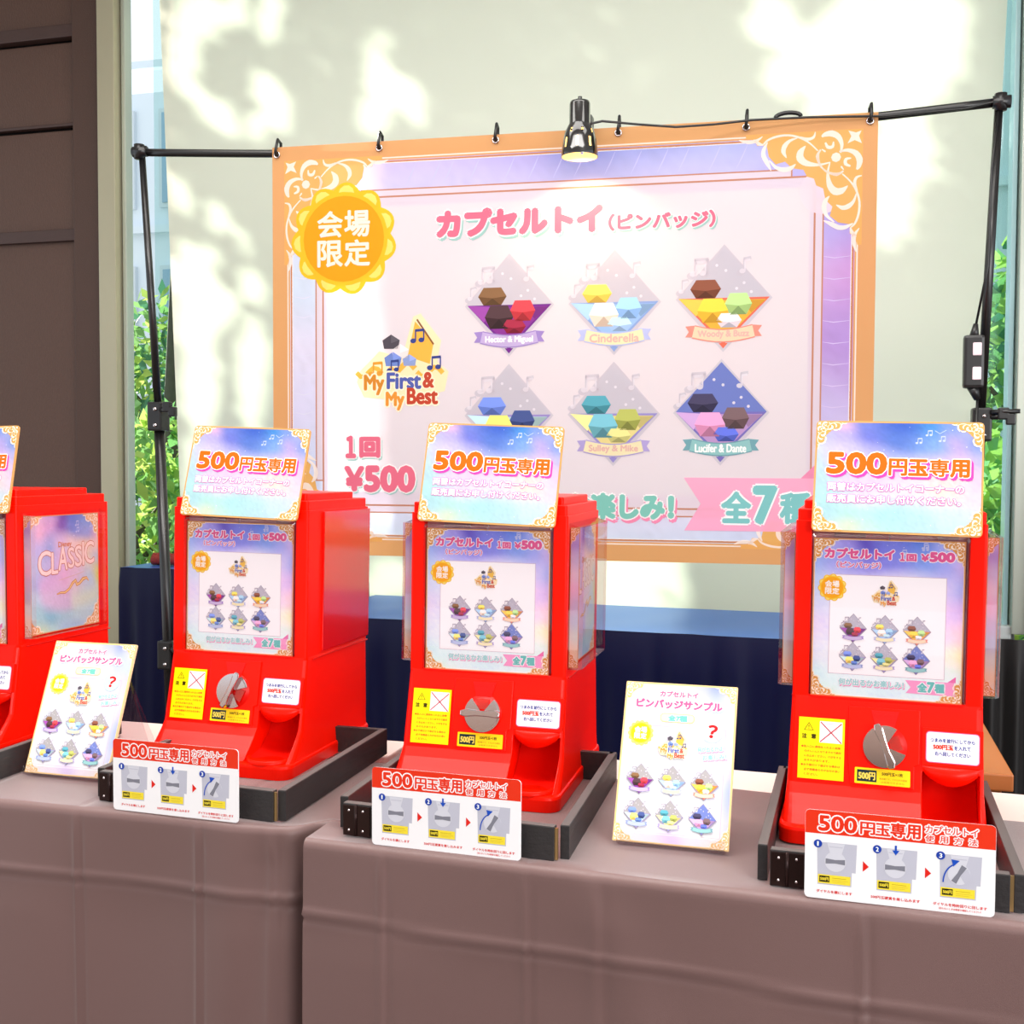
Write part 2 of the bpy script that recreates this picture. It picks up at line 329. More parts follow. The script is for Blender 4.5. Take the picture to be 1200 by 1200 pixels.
def logo(A, cx, cy, S, l=1, crisp=False):
    """the set's title lettering over a golden banner with notes; S = full width"""
    G = (240, 190, 80)
    A.poly([(cx + a * S, cy + b * S) for a, b in ((-.46, .08), (-.25, -.12), (0, -.05), (.12, -.47), (.2, -.5), (.42, -.22), (.38, .0), (.5, .1), (.46, .3), (.05, .4), (-.42, .36), (-.5, .2))], (250, 232, 190), l)
    A.poly([(cx + a * S, cy + b * S) for a, b in ((.14, -.42), (.34, -.2), (.3, .02), (.06, -.06))], G, l + 1)
    for a, b, w_ in ((-.36, .1, .05), (.0, .05, .06), (.3, .1, .05)):
        q = [(cx + (a - .14 + .28 * t / 6) * S, cy + (b + .05 * math.sin(t * 1.1)) * S) for t in range(7)]; A.stroke(q, w_ * S, G, l + 1)
    A.stroke([(cx + .16 * S, cy - .44 * S), (cx + .34 * S, cy - .18 * S)], .018 * S, (150, 100, 60), l + 2)
    for a, b, c, z in ((.12, -.22, (60, 75, 150), .16), (.3, .06, (60, 75, 150), .16), (-.34, .12, (225, 165, 60), .17), (-.14, .08, (60, 75, 150), .14)): note(A, cx + a * S, cy + b * S, z * S, c, l + 3, True)
    for a, b, c, r in ((-.12, -.2, (85, 78, 88), .1), (-.02, -.1, (238, 228, 230), .1), (-.1, -.02, (120, 145, 215), .1), (.08, -.01, (150, 170, 225), .08)):
        pts = [(cx + (a + r * math.cos(t)) * S, cy + (b + r * .9 * math.sin(t)) * S) for t in [math.radians(x) for x in (-90, -20, 40, 140, 200)]]
        A.poly(pts, c, l + 2.2); A.poly([pts[0], pts[1], (cx + a * S, cy + b * S)], [min(255, x + 22) for x in c], l + 2.5)
    def word(t, x0, y0, x1, y1, c):
        A.text(t, cx + x0 * S, cy + y0 * S, cx + x1 * S, cy + y1 * S, (252, 240, 215), .026 * S, l + 4, ncopy=8); A.text(t, cx + x0 * S, cy + y0 * S, cx + x1 * S, cy + y1 * S, c, .009 * S, l + 5, ncopy=6)
    word('My', -.41, .13, -.2, .33, (225, 150, 50)); word('First', -.16, .11, .2, .27, (90, 105, 185)); word('&', .23, .11, .34, .26, (205, 80, 55))
    word('My', -.17, .31, .02, .49, (235, 160, 60)); word('Best', .06, .27, .38, .43, (205, 75, 50))
def seal(A, cx, cy, r, l=1, cols=((250, 196, 40), (248, 228, 120), (247, 170, 20)), n=11, ry=None):
    ry = ry or r; pts = []
    for k in range(n * 8):
        t = 2 * PI * k / (n * 8); q = .88 + .12 * abs(math.sin(n * t / 2 + .4)); pts.append((cx + r * q * math.cos(t), cy + ry * q * math.sin(t)))
    A.poly(pts, cols[0], l)
    for k in range(n):
        t = 2 * PI * (k + .5) / n - .8 / n; A.disc(cx + r * .8 * math.cos(t), cy + ry * .8 * math.sin(t), r * .15, cols[1], l + 1, 10)
    A.disc(cx, cy, r * .83, cols[0], l + 1.5, 32, ry * .83); A.disc(cx, cy, r * .76, cols[2], l + 2, 32, ry * .76)
def seal_text(A, cx, cy, r, c=(255, 246, 235), l=4, b=0.0):
    for t, x0, y0 in (('会', -1, -1), ('場', .04, -1), ('限', -1, .06), ('定', .04, .06)): A.text(t, cx + x0 * r, cy + y0 * r, cx + (x0 + .94) * r, cy + (y0 + .92) * r, c, b, l)
def outlined(A, t, x0, y0, x1, y1, c, b, outline=None, ob=0, shadow=None, so=(0, 0), sb=0, l=2, **k):
    if shadow: A.text(t, x0, y0, x1, y1, shadow, sb or ob, l, dx=so[0], dy=so[1], **k)
    if outline: A.text(t, x0, y0, x1, y1, outline, ob, l + .6, **k)
    A.text(t, x0, y0, x1, y1, c, b, l + 1.2, **k)
GOLD = (222, 160, 82); CREAM = (255, 244, 222); PINK = (226, 92, 150); MINT = (120, 200, 190)
PAL_SIGN = [[(225, 195, 228), (232, 185, 218), (120, 135, 222), (60, 100, 205), (70, 145, 222), (130, 160, 230), (185, 185, 235)],
            [(190, 208, 238), (190, 178, 235), (115, 125, 220), (90, 125, 215), (130, 170, 235), (190, 172, 235), (140, 162, 228)],
            [(200, 225, 240), (215, 205, 240), (196, 190, 240), (185, 190, 240), (200, 190, 240), (218, 190, 236), (195, 188, 238)],
            [(190, 224, 236), (222, 208, 240), (234, 205, 240), (233, 204, 240), (240, 214, 236), (245, 216, 225), (222, 198, 240)],
            [(185, 232, 232), (208, 222, 240), (230, 218, 240), (236, 224, 240), (240, 224, 235), (245, 228, 218), (238, 215, 236)],
            [(180, 222, 230), (185, 233, 226), (188, 234, 230), (178, 228, 234), (188, 230, 235), (208, 230, 240), (220, 225, 240)],
            [(198, 228, 236), (220, 240, 208), (198, 240, 224), (186, 234, 230), (188, 224, 238), (200, 230, 240), (205, 225, 240)]]
PAL_CASE = [[(205, 190, 232), (150, 140, 222), (90, 80, 190), (110, 120, 215), (80, 120, 215), (150, 165, 230), (205, 190, 235)],
            [(140, 170, 228), (150, 150, 226), (130, 125, 220), (125, 130, 220), (120, 150, 225), (150, 160, 230), (190, 175, 232)],
            [(170, 195, 232), (205, 205, 240), (220, 215, 242), (220, 215, 242), (220, 215, 242), (200, 190, 238), (160, 170, 230)],
            [(195, 205, 238), (215, 212, 240), (225, 220, 242), (225, 220, 242), (225, 220, 242), (225, 195, 235), (205, 180, 232)],
            [(210, 200, 238), (215, 212, 240), (225, 220, 242), (225, 220, 242), (225, 220, 242), (230, 210, 235), (240, 205, 215)],
            [(205, 215, 240), (215, 222, 240), (225, 225, 242), (225, 225, 242), (225, 225, 242), (235, 232, 210), (246, 232, 160)],
            [(190, 225, 235), (205, 232, 232), (215, 230, 236), (215, 230, 236), (215, 230, 236), (215, 235, 225), (215, 236, 215)],
            [(205, 235, 215), (205, 238, 215), (200, 232, 238), (195, 225, 240), (200, 228, 240), (205, 235, 235), (200, 230, 240)]]
PAL_SIDE = [[(236, 210, 215), (226, 190, 225), (200, 170, 225), (110, 80, 180), (95, 130, 220), (120, 160, 228), (215, 190, 225)],
            [(190, 185, 235), (232, 185, 218), (210, 170, 222), (130, 95, 190), (120, 140, 222), (150, 165, 230), (235, 180, 200)],
            [(200, 195, 240), (195, 190, 238), (165, 175, 230), (215, 195, 235), (240, 215, 215), (240, 212, 190), (240, 210, 205)],
            [(200, 222, 242), (190, 200, 238), (195, 190, 235), (220, 190, 232), (236, 205, 222), (235, 220, 200), (200, 205, 220)],
            [(205, 215, 240), (170, 185, 232), (215, 185, 230), (228, 185, 225), (225, 200, 230), (190, 215, 235), (222, 222, 110)],
            [(190, 225, 238), (190, 215, 235), (215, 200, 232), (210, 195, 228), (215, 230, 220), (210, 232, 215), (190, 225, 210)],
            [(185, 228, 236), (165, 215, 225), (140, 200, 222), (170, 215, 232), (185, 225, 235), (190, 225, 235), (185, 222, 236)],
            [(215, 238, 220), (205, 232, 190), (180, 225, 225), (170, 210, 236), (165, 205, 236), (180, 215, 240), (200, 225, 240)]]
def corners4(A, w, h, S, l=1, inset=1.5, gold=GOLD, cream=CREAM):
    for x, y, sx, sy in ((inset, inset, 1, 1), (w - inset, inset, -1, 1), (inset, h - inset, 1, -1), (w - inset, h - inset, -1, -1)): filigree(A, x, y, S, sx, sy, gold, cream, l, 1.25)
def sparkles(A, w, h, n, l=.6, seed=5, s=1.0):
    r = random.Random(seed)
    for _ in range(n): A.disc(r.uniform(.06, .94) * w, r.uniform(.04, .96) * h, r.uniform(.25, .7) * s, (250, 248, 255), l, 5)
    for _ in range(5): note(A, r.uniform(.55, .95) * w, r.uniform(.04, .22) * h, 9 * s, (190, 200, 245), l, True)

# ------------------------------------------------------------------ the setting
def struct(o): o['kind'] = 'structure'; return o
mb = MB(); mb.box(-6, 4, -4, 5.2, -.05, 0); struct(mb.build('floor', mat('carpet_floor', (96, 84, 78), 0.9, noise=(40, .2))))
mb = MB(); mb.box(-6, 4, -4, 4.42, 3.5, 3.56); struct(mb.build('ceiling', mat('ceiling_white', (236, 234, 228), 0.8)))
mb = MB(); mb.box(-6, 4, -6.1, -6, 0, 2.3); struct(mb.build('reflection_wall', mat('reflection_wall_brown', (112, 92, 84), .7)))  # unseen dark wall, added for the chrome dials to reflect
WALLM = mat('dark_brown_wall_panel', (84, 58, 46), 0.55, noise=(260, .25, (1, 1, .25)), bump=(300, .9, (1, 1, .3)))
# dark wall left of the window: panels between rails, and a wide flat post
wl = struct(empty('wall_left', (-3.6, 4.2, 0)))
zz = [(0, 1.444 + TZ - .012, 0), (1.462 + TZ, 1.874 + TZ, 0), (1.90 + TZ, 2.235 + TZ, 0), (2.30 + TZ, 3.5, 0)]
for z0, z1, _ in zz:
    mb = MB(); mb.box(-5.9 + 3.6, -3.052 + 3.6, .012, .05, z0, z1, bev=.003); mb.build('panel', WALLM, wl)
for z0, z1, d in ((1.40 + TZ, 1.462 + TZ, -.012), (1.874 + TZ, 1.90 + TZ, -.008), (2.235 + TZ, 2.30 + TZ, -.02)):
    mb = MB(); mb.box(-5.9 + 3.6, -3.052 + 3.6, d, .03, z0 + .012, z1, bev=.004); mb.build('rail', mat('wall_rail', (66, 44, 38), .5, noise=(40, .2, (1, 1, 4))), wl)
mb = MB(); mb.box(-3.052 + 3.6, -2.9 + 3.6, -.03, .06, 0, 3.5, bev=.003); mb.build('post', mat('wall_post', (72, 48, 37), .55, noise=(200, .2), bump=(250, .5)), wl)
mb = MB(); mb.box(-5.9 + 3.6, -2.9 + 3.6, .05, .09, 0, 3.5); mb.build('backing', mat('wall_backing', (20, 15, 13), .8), wl)
mb = MB(); mb.box(-.0065, .0065, -.0012, 0, -.006, .006)
tag(mb.build('paper_sticker', mat('white_sticker', (245, 240, 245), .6), None, (-3.072, 4.21, 0.51 + TZ)), 'tiny white paper sticker on the dark brown wall panel', 'sticker')
# window wall: aluminium mullions, glass, sill
ALU = mat('champagne_aluminium', (172, 166, 140), 0.35, metal=0.35, noise=(3, .12, (1, 1, .4)))
ALU2 = mat('pale_aluminium', (178, 184, 172), 0.3, metal=0.4)
w1 = struct(empty('window_1', (-1.2, 4.45, 0)))
for x0, x1, y0, y1, m in ((-2.9, -2.82, 4.12, 4.22, ALU), (-2.815, -2.797, 4.16, 4.21, ALU2)):
    mb = MB(); mb.box(x0 + 1.2, x1 + 1.2, y0 - 4.45, y1 - 4.45, 0, 3.5, bev=.004); mb.build('mullion', m, w1)
mb = MB(); mb.box(-2.85 + 1.2, .60 + 1.2, .0, .008, .6, 3.4); mb.build('glass_pane', GLASS, w1)
mb = MB(); mb.box(-2.79 + 1.2, .62 + 1.2, -.1, .1, .50, .60, bev=.005); mb.build('sill', mat('window_sill_stone', (190, 196, 196), .4), w1)
mb = MB(); mb.box(-2.79 + 1.2, .62 + 1.2, -.1, .1, 3.4, 3.5, bev=.005); mb.build('head', ALU2, w1)
w2 = struct(empty('window_2', (.75, 4.3, 0)))
for x0, x1, y0, y1, m in ((.567, .583, 4.26, 4.36, mat('glass_edge_blue', (170, 208, 212), .2)), (.588, .64, 4.2, 4.42, ALU2), (.64, .9, 4.15, 4.4, mat('bronze_frame', (96, 84, 72), .4))):
    mb = MB(); mb.box(x0 - .75, x1 - .75, y0 - 4.3, y1 - 4.3, .62, 3.5, bev=.003); mb.build('mullion', m, w2)
mb = MB(); mb.box(.36 - .75, .60 - .75, .13, .138, .64, 3.4); mb.build('glass_pane', GLASS, w2)
mb = MB(); mb.box(.40 - .75, .59 - .75, -.08, .25, .60, .645, bev=.004); mb.build('sill', mat('window_sill_stone', (190, 196, 196), .4), w2)
mb = MB(); mb.box(-2.82, 3.9, 4.5, 4.6, 0, .5); struct(mb.build('wall_back', mat('low_wall_dark', (58, 52, 50), .7)))
mb = MB(); mb.box(.9, 3.9, 4.3, 4.5, 0, 3.5); struct(mb.build('wall_right', WALLM))

# cream roller blind, back-lit by the sun (trapezoid as it hangs in the photo)
def sheet(corners, nu, nv, disp=None):
    """bilinear sheet TL,TR,BR,BL"""
    TL, TR, BR, BL = [Vector(c) for c in corners]; vs = []
    for j in range(nv + 1):
        for i in range(nu + 1):
            u, v = i / nu, j / nv; p = (TL * (1 - u) + TR * u) * (1 - v) + (BL * (1 - u) + BR * u) * v
            if disp: p = p + Vector(disp(u, v))
            vs.append(p)
    fs = [(j * (nu + 1) + i, (j + 1) * (nu + 1) + i, (j + 1) * (nu + 1) + i + 1, j * (nu + 1) + i + 1) for j in range(nv) for i in range(nu)]
    return vs, fs
bl = empty('roller_blind', (-1.1, 4.3, 3.42))
vs, fs = sheet([(-2.735 + 1.1, 0, .0), (.565 + 1.1, 0, .0), (.475 + 1.1, 0, -2.86), (-2.625 + 1.1, 0, -2.86)], 20, 20, lambda u, v: (0, .006 * math.sin(u * 9), 0))
link('blind_fabric', mesh('blind_fabric', vs, fs, mat('cream_blind_fabric', (244, 238, 222), 0.9, spec=0.1, transl=0.5, noise=(700, .03)), smooth=True), bl)
mb = MB(); mb.tube([(-1.64, 0, .03), (1.67, 0, .03)], .03); mb.build('blind_roller', ALU2, bl)
mb = MB(); mb.box(-1.53, 1.58, -.012, .012, -2.89, -2.855, bev=.004); mb.build('bottom_bar', ALU2, bl)
tag(bl, 'large cream roller blind with leaf shadows behind the banner', 'blind')
# ------------------------------------------------------------------ outside
mb = MB(); mb.box(-30, 20, 4.6, 40, -.1, -.02); struct(mb.build('ground', mat('ground_paving', (170, 172, 160), .9, noise=(3, .2))))
def leaf_cloud(name, pts, L, W, mats, parent, droop=0.0):
    n = len(pts); r = rng; d = r.normal(size=(n, 3)); d[:, 2] -= droop; d /= np.linalg.norm(d, axis=1)[:, None]
    q = np.cross(d, r.normal(size=(n, 3))); q /= np.linalg.norm(q, axis=1)[:, None]
    l = L * r.uniform(.6, 1.3, (n, 1)); wd = W * r.uniform(.7, 1.2, (n, 1)); P = np.asarray(pts)
    v = np.stack([P - d * l / 2, P + q * wd / 2, P + d * l / 2, P - q * wd / 2], 1).reshape(-1, 3)
    f = [(4 * i, 4 * i + 1, 4 * i + 2, 4 * i + 3) for i in range(n)]
    o = link(name, mesh(name, v.tolist(), f, mats, r.integers(0, len(mats), n).tolist()), parent); return o
LEAF = [mat('leaf_bright', (196, 222, 120), .6, transl=.4), mat('leaf_mid', (140, 190, 120), .6, transl=.35), mat('leaf_deep', (84, 140, 112), .6, transl=.3)]
BARK = mat('bark', (92, 84, 74), .9, noise=(20, .3))
def tree(name, x, y, h, rad, n, label, leaf=(.16, .07), crown=None, cat='tree', group=None, mats=None):
    t = tag(empty(name, (x, y, 0)), label, cat, group)
    mb = MB(); mb.tube([(0, 0, 0), (.05, .02, h * .4), (-.03, 0, h * .8)], [.08, .06, .02], n=8)
    for k in range(5):
        a = k * 1.3; mb.tube([(0, 0, h * (.3 + .1 * k)), (math.cos(a) * rad * .6, math.sin(a) * rad * .5, h * (.5 + .1 * k))], [.03, .008], n=6)
    mb.build('trunk', BARK, t)
    p = rng.normal(size=(n, 3)); p /= np.linalg.norm(p, axis=1)[:, None]; p *= (rng.uniform(.25, 1, (n, 1)) ** .5)
    p = p * np.array([rad, rad, h * .5]) + np.array([0, 0, h * .52]); p[:, 2] = np.maximum(p[:, 2], .05)
    p += np.sin(p * 5)[:, [1, 2, 0]] * .12
    leaf_cloud('foliage', p, leaf[0], leaf[1], mats or LEAF, t); return t
tree('garden_tree', -5.5, 8.6, 2.55, .75, 2600, 'dense green tree outside the narrow glass strip left of the blind')
tree('garden_shrub', -4.35, 6.4, 1.5, .55, 1800, 'bright low shrub outside beside the left window strip', (.13, .06), cat='shrub', mats=LEAF[:2])
tree('garden_tree', 1.25, 8.2, 2.75, .8, 2800, 'leafy green tree outside the window right of the banner stand', (.15, .08))
tree('garden_shrub', .8, 6.3, 1.35, .5, 1500, 'yellow-green shrub low outside the right window strip', (.13, .06), cat='shrub', mats=LEAF[:2])
def building(name, x0, x1, y, h, label, wall, glass, win, loc):
    t = tag(empty(name, (loc, y, 0)), label, 'building'); mb = MB(); mb.box(x0 - loc, x1 - loc, 0, 4, 0, h); mb.build('facade', wall, t)
    for wx0, wx1, z0, z1 in win:
        mb = MB(); mb.box(wx0 - loc - .06, wx1 - loc + .06, -.06, .0, z0 - .06, z1 + .06); f = mb.build('window', mat('far_window_frame', (214, 222, 230), .5), t)
        mb = MB(); mb.box(wx0 - loc, wx1 - loc, -.08, -.055, z0, z1); mb.build('pane', glass, f)
    for z in (2.1, 4.3, 6.5):
        mb = MB(); mb.box(x0 - loc, x1 - loc, -.1, 0, z, z + .1); mb.build('floor_band', wall, t)
building('pale_building', -15, -6.3, 14, 6.2, 'pale blue-white building seen through the left window strip', mat('pale_facade', (226, 236, 246), .7), mat('far_glass', (150, 180, 205), .1, spec=.8), [(-9.9 + k * 1.1, -9.3 + k * 1.1, z, z + 1.2) for k in range(3) for z in (2.6, 4.7)], -9)
building('office_building', .2, 7, 14, 8.6, 'white office building with narrow blue windows outside the right window strip', mat('office_facade', (228, 234, 240), .7), mat('far_glass_dark', (96, 128, 160), .1, spec=.8), [(1.35 + k * .62, 1.55 + k * .62, z, z + .8) for k in range(4) for z in (2.5, 3.55, 4.7, 5.8)], 3)
# tall tree in front of the window: its leaves throw the dappled light on the blind
GAPS = [(-2.552, 3.018, .095, .098, 0), (-2.373, 3.028, .058, .069, 0), (-2.212, 2.991, .05, .103, 0), (-2.613, 2.816, .059, .12, -20), (-2.508, 2.651, .033, .056, -30), (-2.418, 2.593, .033, .07, -30), (-2.206, 2.652, .057, .131, -30), (-2.276, 2.548, .029, .049, -30), (-2.63, 2.294, .029, .078, -30), (-2.456, 2.197, .037, .063, -30), (-2.336, 2.087, .025, .042, -30), (-2.58, 1.975, .103, .106, -30), (-2.522, 1.797, .147, .088, -20), (-2.306, 1.912, .044, .063, -30), (-2.544, 1.516, .089, .178, 0), (-2.3, 1.547, .066, .21, 0), (-2.527, 1.125, .081, .214, 0), (-2.298, 1.127, .058, .211, 0), (-1.74, 2.846, .049, .034, -30), (-1.744, 2.691, .049, .087, -25), (-1.619, 2.615, .042, .1, -30), (-1.762, 2.56, .063, .061, 0), (-.237, 2.777, .079, .073, -30), (-.102, 2.63, .142, .079, -35), (.043, 2.706, .094, .12, 0), (.241, 2.731, .185, .083, 0), (.299, 2.609, .111, .053, 10), (.217, 2.484, .111, .101, 0), (.221, 2.278, .087, .149, 8), (.191, 2.073, .05, .12, 6), (.355, 2.619, .067, .118, 0), (.003, 2.472, .094, .078, -30), (-.793, .751, .074, .032, 0), (-.631, .772, .066, .032, 20), (-.472, .73, .079, .025, 0), (-1.708, .722, .106, .082, 0), (-.891, .715, .047, .026, 0)]
def canopy():
    t = tag(empty('shade_tree', (-4.6, 7.4, 0)), 'tall tree outside whose leaves shade the blind', 'tree')
    mb = MB(); mb.tube([(0, 0, 0), (.1, .1, 3.2), (-.1, 0, 6.6)], [.16, .12, .04], n=10)
    N = 42000; x = rng.uniform(-2.72, .9, N); z = rng.uniform(.2, 3.7, N); ok = np.ones(N, bool)
    for cx, cz, rx, rz, a in GAPS:
        a = math.radians(a); dx, dz = x - cx, z - cz; u = dx * math.cos(a) - dz * math.sin(a); v = dx * math.sin(a) + dz * math.cos(a)
        ok &= (u / (rx * 1.12 + .018)) ** 2 + (v / (rz * 1.1 + .018)) ** 2 > 1
    x, z = x[ok], z[ok]; tt = rng.uniform(2.6, 3.5, len(x)) / 1.10
    p = np.stack([x - tt * 1.44, 4.3 + tt * 1.10, z + tt * .95], 1) - np.array([-4.6, 7.4, 0])
    q = p + np.array([-4.6, 7.4, 0]); rt = q[:, 0] / q[:, 1]; p = p[~(((rt > -.70) & (rt < -.585) & (q[:, 2] < 1.19 + .47 * q[:, 1])) | ((rt > .10) & (q[:, 2] < 1.19 + .45 * q[:, 1])))]
    leaf_cloud('foliage', p, .085, .04, [mat('canopy_leaf', (70, 96, 58), .7)], t)['kind'] = 'stuff'
    mb.build('trunk', BARK, t)
canopy()
# ------------------------------------------------------------------ display tables and cloths
def table(name, x0, x1, y0, y1, z, label, yaw=0.0, m=WHITE):
    cx, cy = (x0 + x1) / 2, (y0 + y1) / 2; t = tag(empty(name, (cx, cy, 0), (0, 0, yaw)), label, 'table')
    a, b = (x1 - x0) / 2, (y1 - y0) / 2
    mb = MB(); mb.box(-a, a, -b, b, z - .028, z - .003, bev=.003); mb.build('tabletop', m, t)
    for sx in (-1, 1):
        for sy in (-1, 1):
            mb = MB(); mb.tube([(sx * (a - .08), sy * (b - .06), 0), (sx * (a - .08), sy * (b - .06), z - .028)], .014); mb.build('leg', mat('table_leg_steel', (150, 150, 150), .3, metal=.8), t)
    return t
table('folding_table', -2.0, -.715, 1.40, 1.905, TZ, 'white-topped folding table under the left brown cloth')
table('folding_table', -.635, .95, 1.335, 1.865, TZ, 'white-topped folding table under the right brown cloth', -.045)
def cloth(name, x0, x1, yf, yb, label, vcre, hcre, seed, foldfn, z0=TZ):
    r = random.Random(seed); nx = int((x1 - x0) / .0055); prof = []
    for k in range(26): prof.append((yb(0) + 0, 0, k / 25))          # top run
    R = .012; rows = [('t', k / 25) for k in range(26)] + [('c', k / 6) for k in range(1, 7)] + [('d', (k / 95)) for k in range(1, 96)]
    vs = []
    for kind, q in rows:
        for i in range(nx + 1):
            x = x0 + (x1 - x0) * i / nx; f = yf(x); b = yb(x)
            if kind == 't': y = b + (f + R - b) * q; z = .0022; dz = 0; 
            elif kind == 'c': a = q * PI / 2; y = f + R - R * math.sin(a); z = .0022 - R + R * math.cos(a)
            else: y = f; z = -R + .0022 - q * .62
            dy = 0
            if kind != 't':
                d = max(0, -z)
                for xc, amp, wd in vcre: e = (x - xc - .002 * math.sin(d * 9)) / wd; dy += amp * (e * math.exp(-e * e) * 1.5 - .15 * math.exp(-e * e * .3)) * min(1, d / .03)
                for zc, amp, wd, sl in hcre: e = (-z - zc - sl * (x - x0) - .0012 * math.sin(x * 11)) / wd; dy += amp * (e * math.exp(-e * e) * 1.5 - .15 * math.exp(-e * e * .3))
                dy += foldfn(x, d)
            else:
                z += .0005 * math.sin(x * 31 + y * 22) + .0009 * math.sin(x * 12 - y * 9)
                for xc, amp, wd in vcre: e = (x - xc) / wd; z += -.25 * amp * math.exp(-e * e) if q > .1 else 0
            vs.append((x, y + dy, z + z0))
    n = nx + 1; fs = [(j * n + i, (j + 1) * n + i, (j + 1) * n + i + 1, j * n + i + 1) for j in range(len(rows) - 1) for i in range(nx)]
    return tag(link(name, mesh(name, vs, fs, CLOTH, smooth=True)), label, 'tablecloth')
cloth('brown_tablecloth', -2.02, -.635, lambda x: 1.386 + .045 / (1 + math.exp(-(x + .675) / .008)), lambda x: 1.735, 'brown tablecloth draped over the left display table', [(-1.02, .0055, .0042), (-.826, .0055, .0042), (-1.22, .006, .006), (-.713, .004, .008)], [(.098, .0055, .004, .0), (.35, .005, .006, 0)], 3,
      lambda x, d: .007 * math.sin((x + 1.02) * 15 + d * 2) * min(1, d / .15) + .006 * math.exp(-((x + .72 + d * .12) / .03) ** 2) * min(1, d / .05) - .005 * math.exp(-((x + .78 - d * .1) / .05) ** 2))
cloth('brown_tablecloth', -.655, .97, lambda x: 1.342 - .05 * (x + .45), lambda x: 1.76 - .055 * (x + .45) - .03 * max(0, math.sin(x * 5)), 'brown tablecloth draped over the right display table', [(-.541, .0055, .0042), (-.352, .0042, .0042), (.042, .0055, .0042), (-.262, .0025, .010), (.3, .004, .006)], [(.098, .0055, .004, .018), (.34, .005, .006, 0)], 4,
      lambda x, d: .005 * math.sin((x + .4) * 11 + d * 3) * min(1, d / .15) - .004 * math.exp(-((x + .27 - d * .35) / .04) ** 2) * min(1, d / .06))
# navy satin tables at the back
def navy_table(cx, cy, wd, dp, z, yaw, label, nf, nr=.012):
    t = tag(empty('navy_draped_table', (cx, cy, 0), (0, 0, yaw)), label, 'table')
    vs, fs = sheet([(-wd / 2, dp / 2, z), (wd / 2, dp / 2, z), (wd / 2, -dp / 2, z), (-wd / 2, -dp / 2, z)], 40, 12, lambda u, v: (0, 0, .002 * math.sin(u * 40) * math.sin(v * 7)))
    link('satin_top', mesh('satin_top', vs, fs, NAVY_LIT, smooth=True), t)
    P = [(-wd / 2, dp / 2), (-wd / 2, -dp / 2), (wd / 2, -dp / 2), (wd / 2, dp / 2)]; pts = []
    for (a, b), (c, d), k in ((P[0], P[1], 30), (P[1], P[2], int(wd * 130)), (P[2], P[3], 30)):
        for i in range(k): pts.append((a + (c - a) * i / k, b + (d - b) * i / k, (0 if a == c else 1)))
    vs = []; r = random.Random(nf); ph = [r.uniform(0, 6) for _ in range(4)]
    for j in range(13):
        q = j / 12
        for (x, y, fr) in pts:
            am = nr * min(1, q * 2.2) * (.4 + .6 * abs(math.sin(x * 2.1 + ph[0])))
            o = am * (math.sin(x * nf + ph[1] + .8 * math.sin(x * 5 + ph[2])) + .5 * math.sin(x * nf * 1.9 + ph[3] + q)); y2 = y - (o + nr) * fr * (1 if q > 0 else 0) ; x2 = x + (0 if fr else (o + nr) * (1 if x > 0 else -1) * (1 if q > 0 else 0))
            vs.append((x2, y2, z - q * (z - .01) - (.004 if j else 0)))
    n = len(pts); fs = [(j * n + i, (j + 1) * n + i, (j + 1) * n + i + 1, j * n + i + 1) for j in range(12) for i in range(n - 1)]
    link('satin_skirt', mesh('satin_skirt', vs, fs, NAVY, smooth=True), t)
    mb = MB(); mb.box(-wd / 2 + .02, wd / 2 - .02, -dp / 2 + .02, dp / 2 - .02, z - .03, z - .006); mb.build('tabletop', mat('plywood_top', (120, 96, 70), .7), t)
navy_table(-.70, 3.645, 1.90, .60, TZ, -.048, 'long back table draped in navy satin under the banner', 38)
navy_table(-2.13, 3.92, .82, .40, TZ + .10, 0, 'higher navy satin draped table behind the left stand pole', 46, .01)
# red braided rope coil on the higher navy table
rp = MB()
for ph in (0, PI):
    rp.tube([(-.0 + .12 * k / 40, .013 * math.sin(k * .9 + ph), .022 + .013 * math.cos(k * .9 + ph)) for k in range(41)], .012, n=8)
tag(rp.build('braided_rope', mat('dark_red_rope', (128, 30, 18), .7, noise=(200, .4)), None, (-2.475, 3.84, TZ + .102), (0, 0, .1)), 'dark red braided rope lying on the higher navy table', 'rope')
# wooden side table at the right, behind machine
sdt = tag(empty('wooden_side_table', (.15, 2.2, 0)), 'honey-brown wooden side table behind the right machine', 'table'); OAK = mat('honey_wood', (176, 104, 52), .4, noise=(14, .25, (1, .12, 1)))
mb = MB(); mb.box(-.13, .133, -.24, .24, TZ - .028, TZ, bev=.003); mb.build('tabletop', OAK, sdt)
mb = MB(); mb.box(-.11, .118, -.22, .22, TZ - .11, TZ - .028, bev=.002); mb.build('apron', OAK, sdt)
for sx in (-.1, .1):
    for sy in (-.21, .21): mb = MB(); mb.box(sx - .016, sx + .016, sy - .016, sy + .016, 0, TZ - .11, bev=.002); mb.build('leg', OAK, sdt)
# black drape under the right window
vs, fs = sheet([(.30, 4.10, TZ - .085), (.86, 4.02, TZ - .07), (.86, 4.02, .01), (.30, 4.10, .01)], 90, 10, lambda u, v: (0, .018 * math.sin(u * 46) * min(1, v * 3 + .15), 0))
tag(link('black_drape', mesh('black_drape', vs, fs, mat('black_drape_cloth', (30, 27, 27), .55, sheen=.3), smooth=True)), 'black pleated drape hanging under the window at the right edge', 'drape')
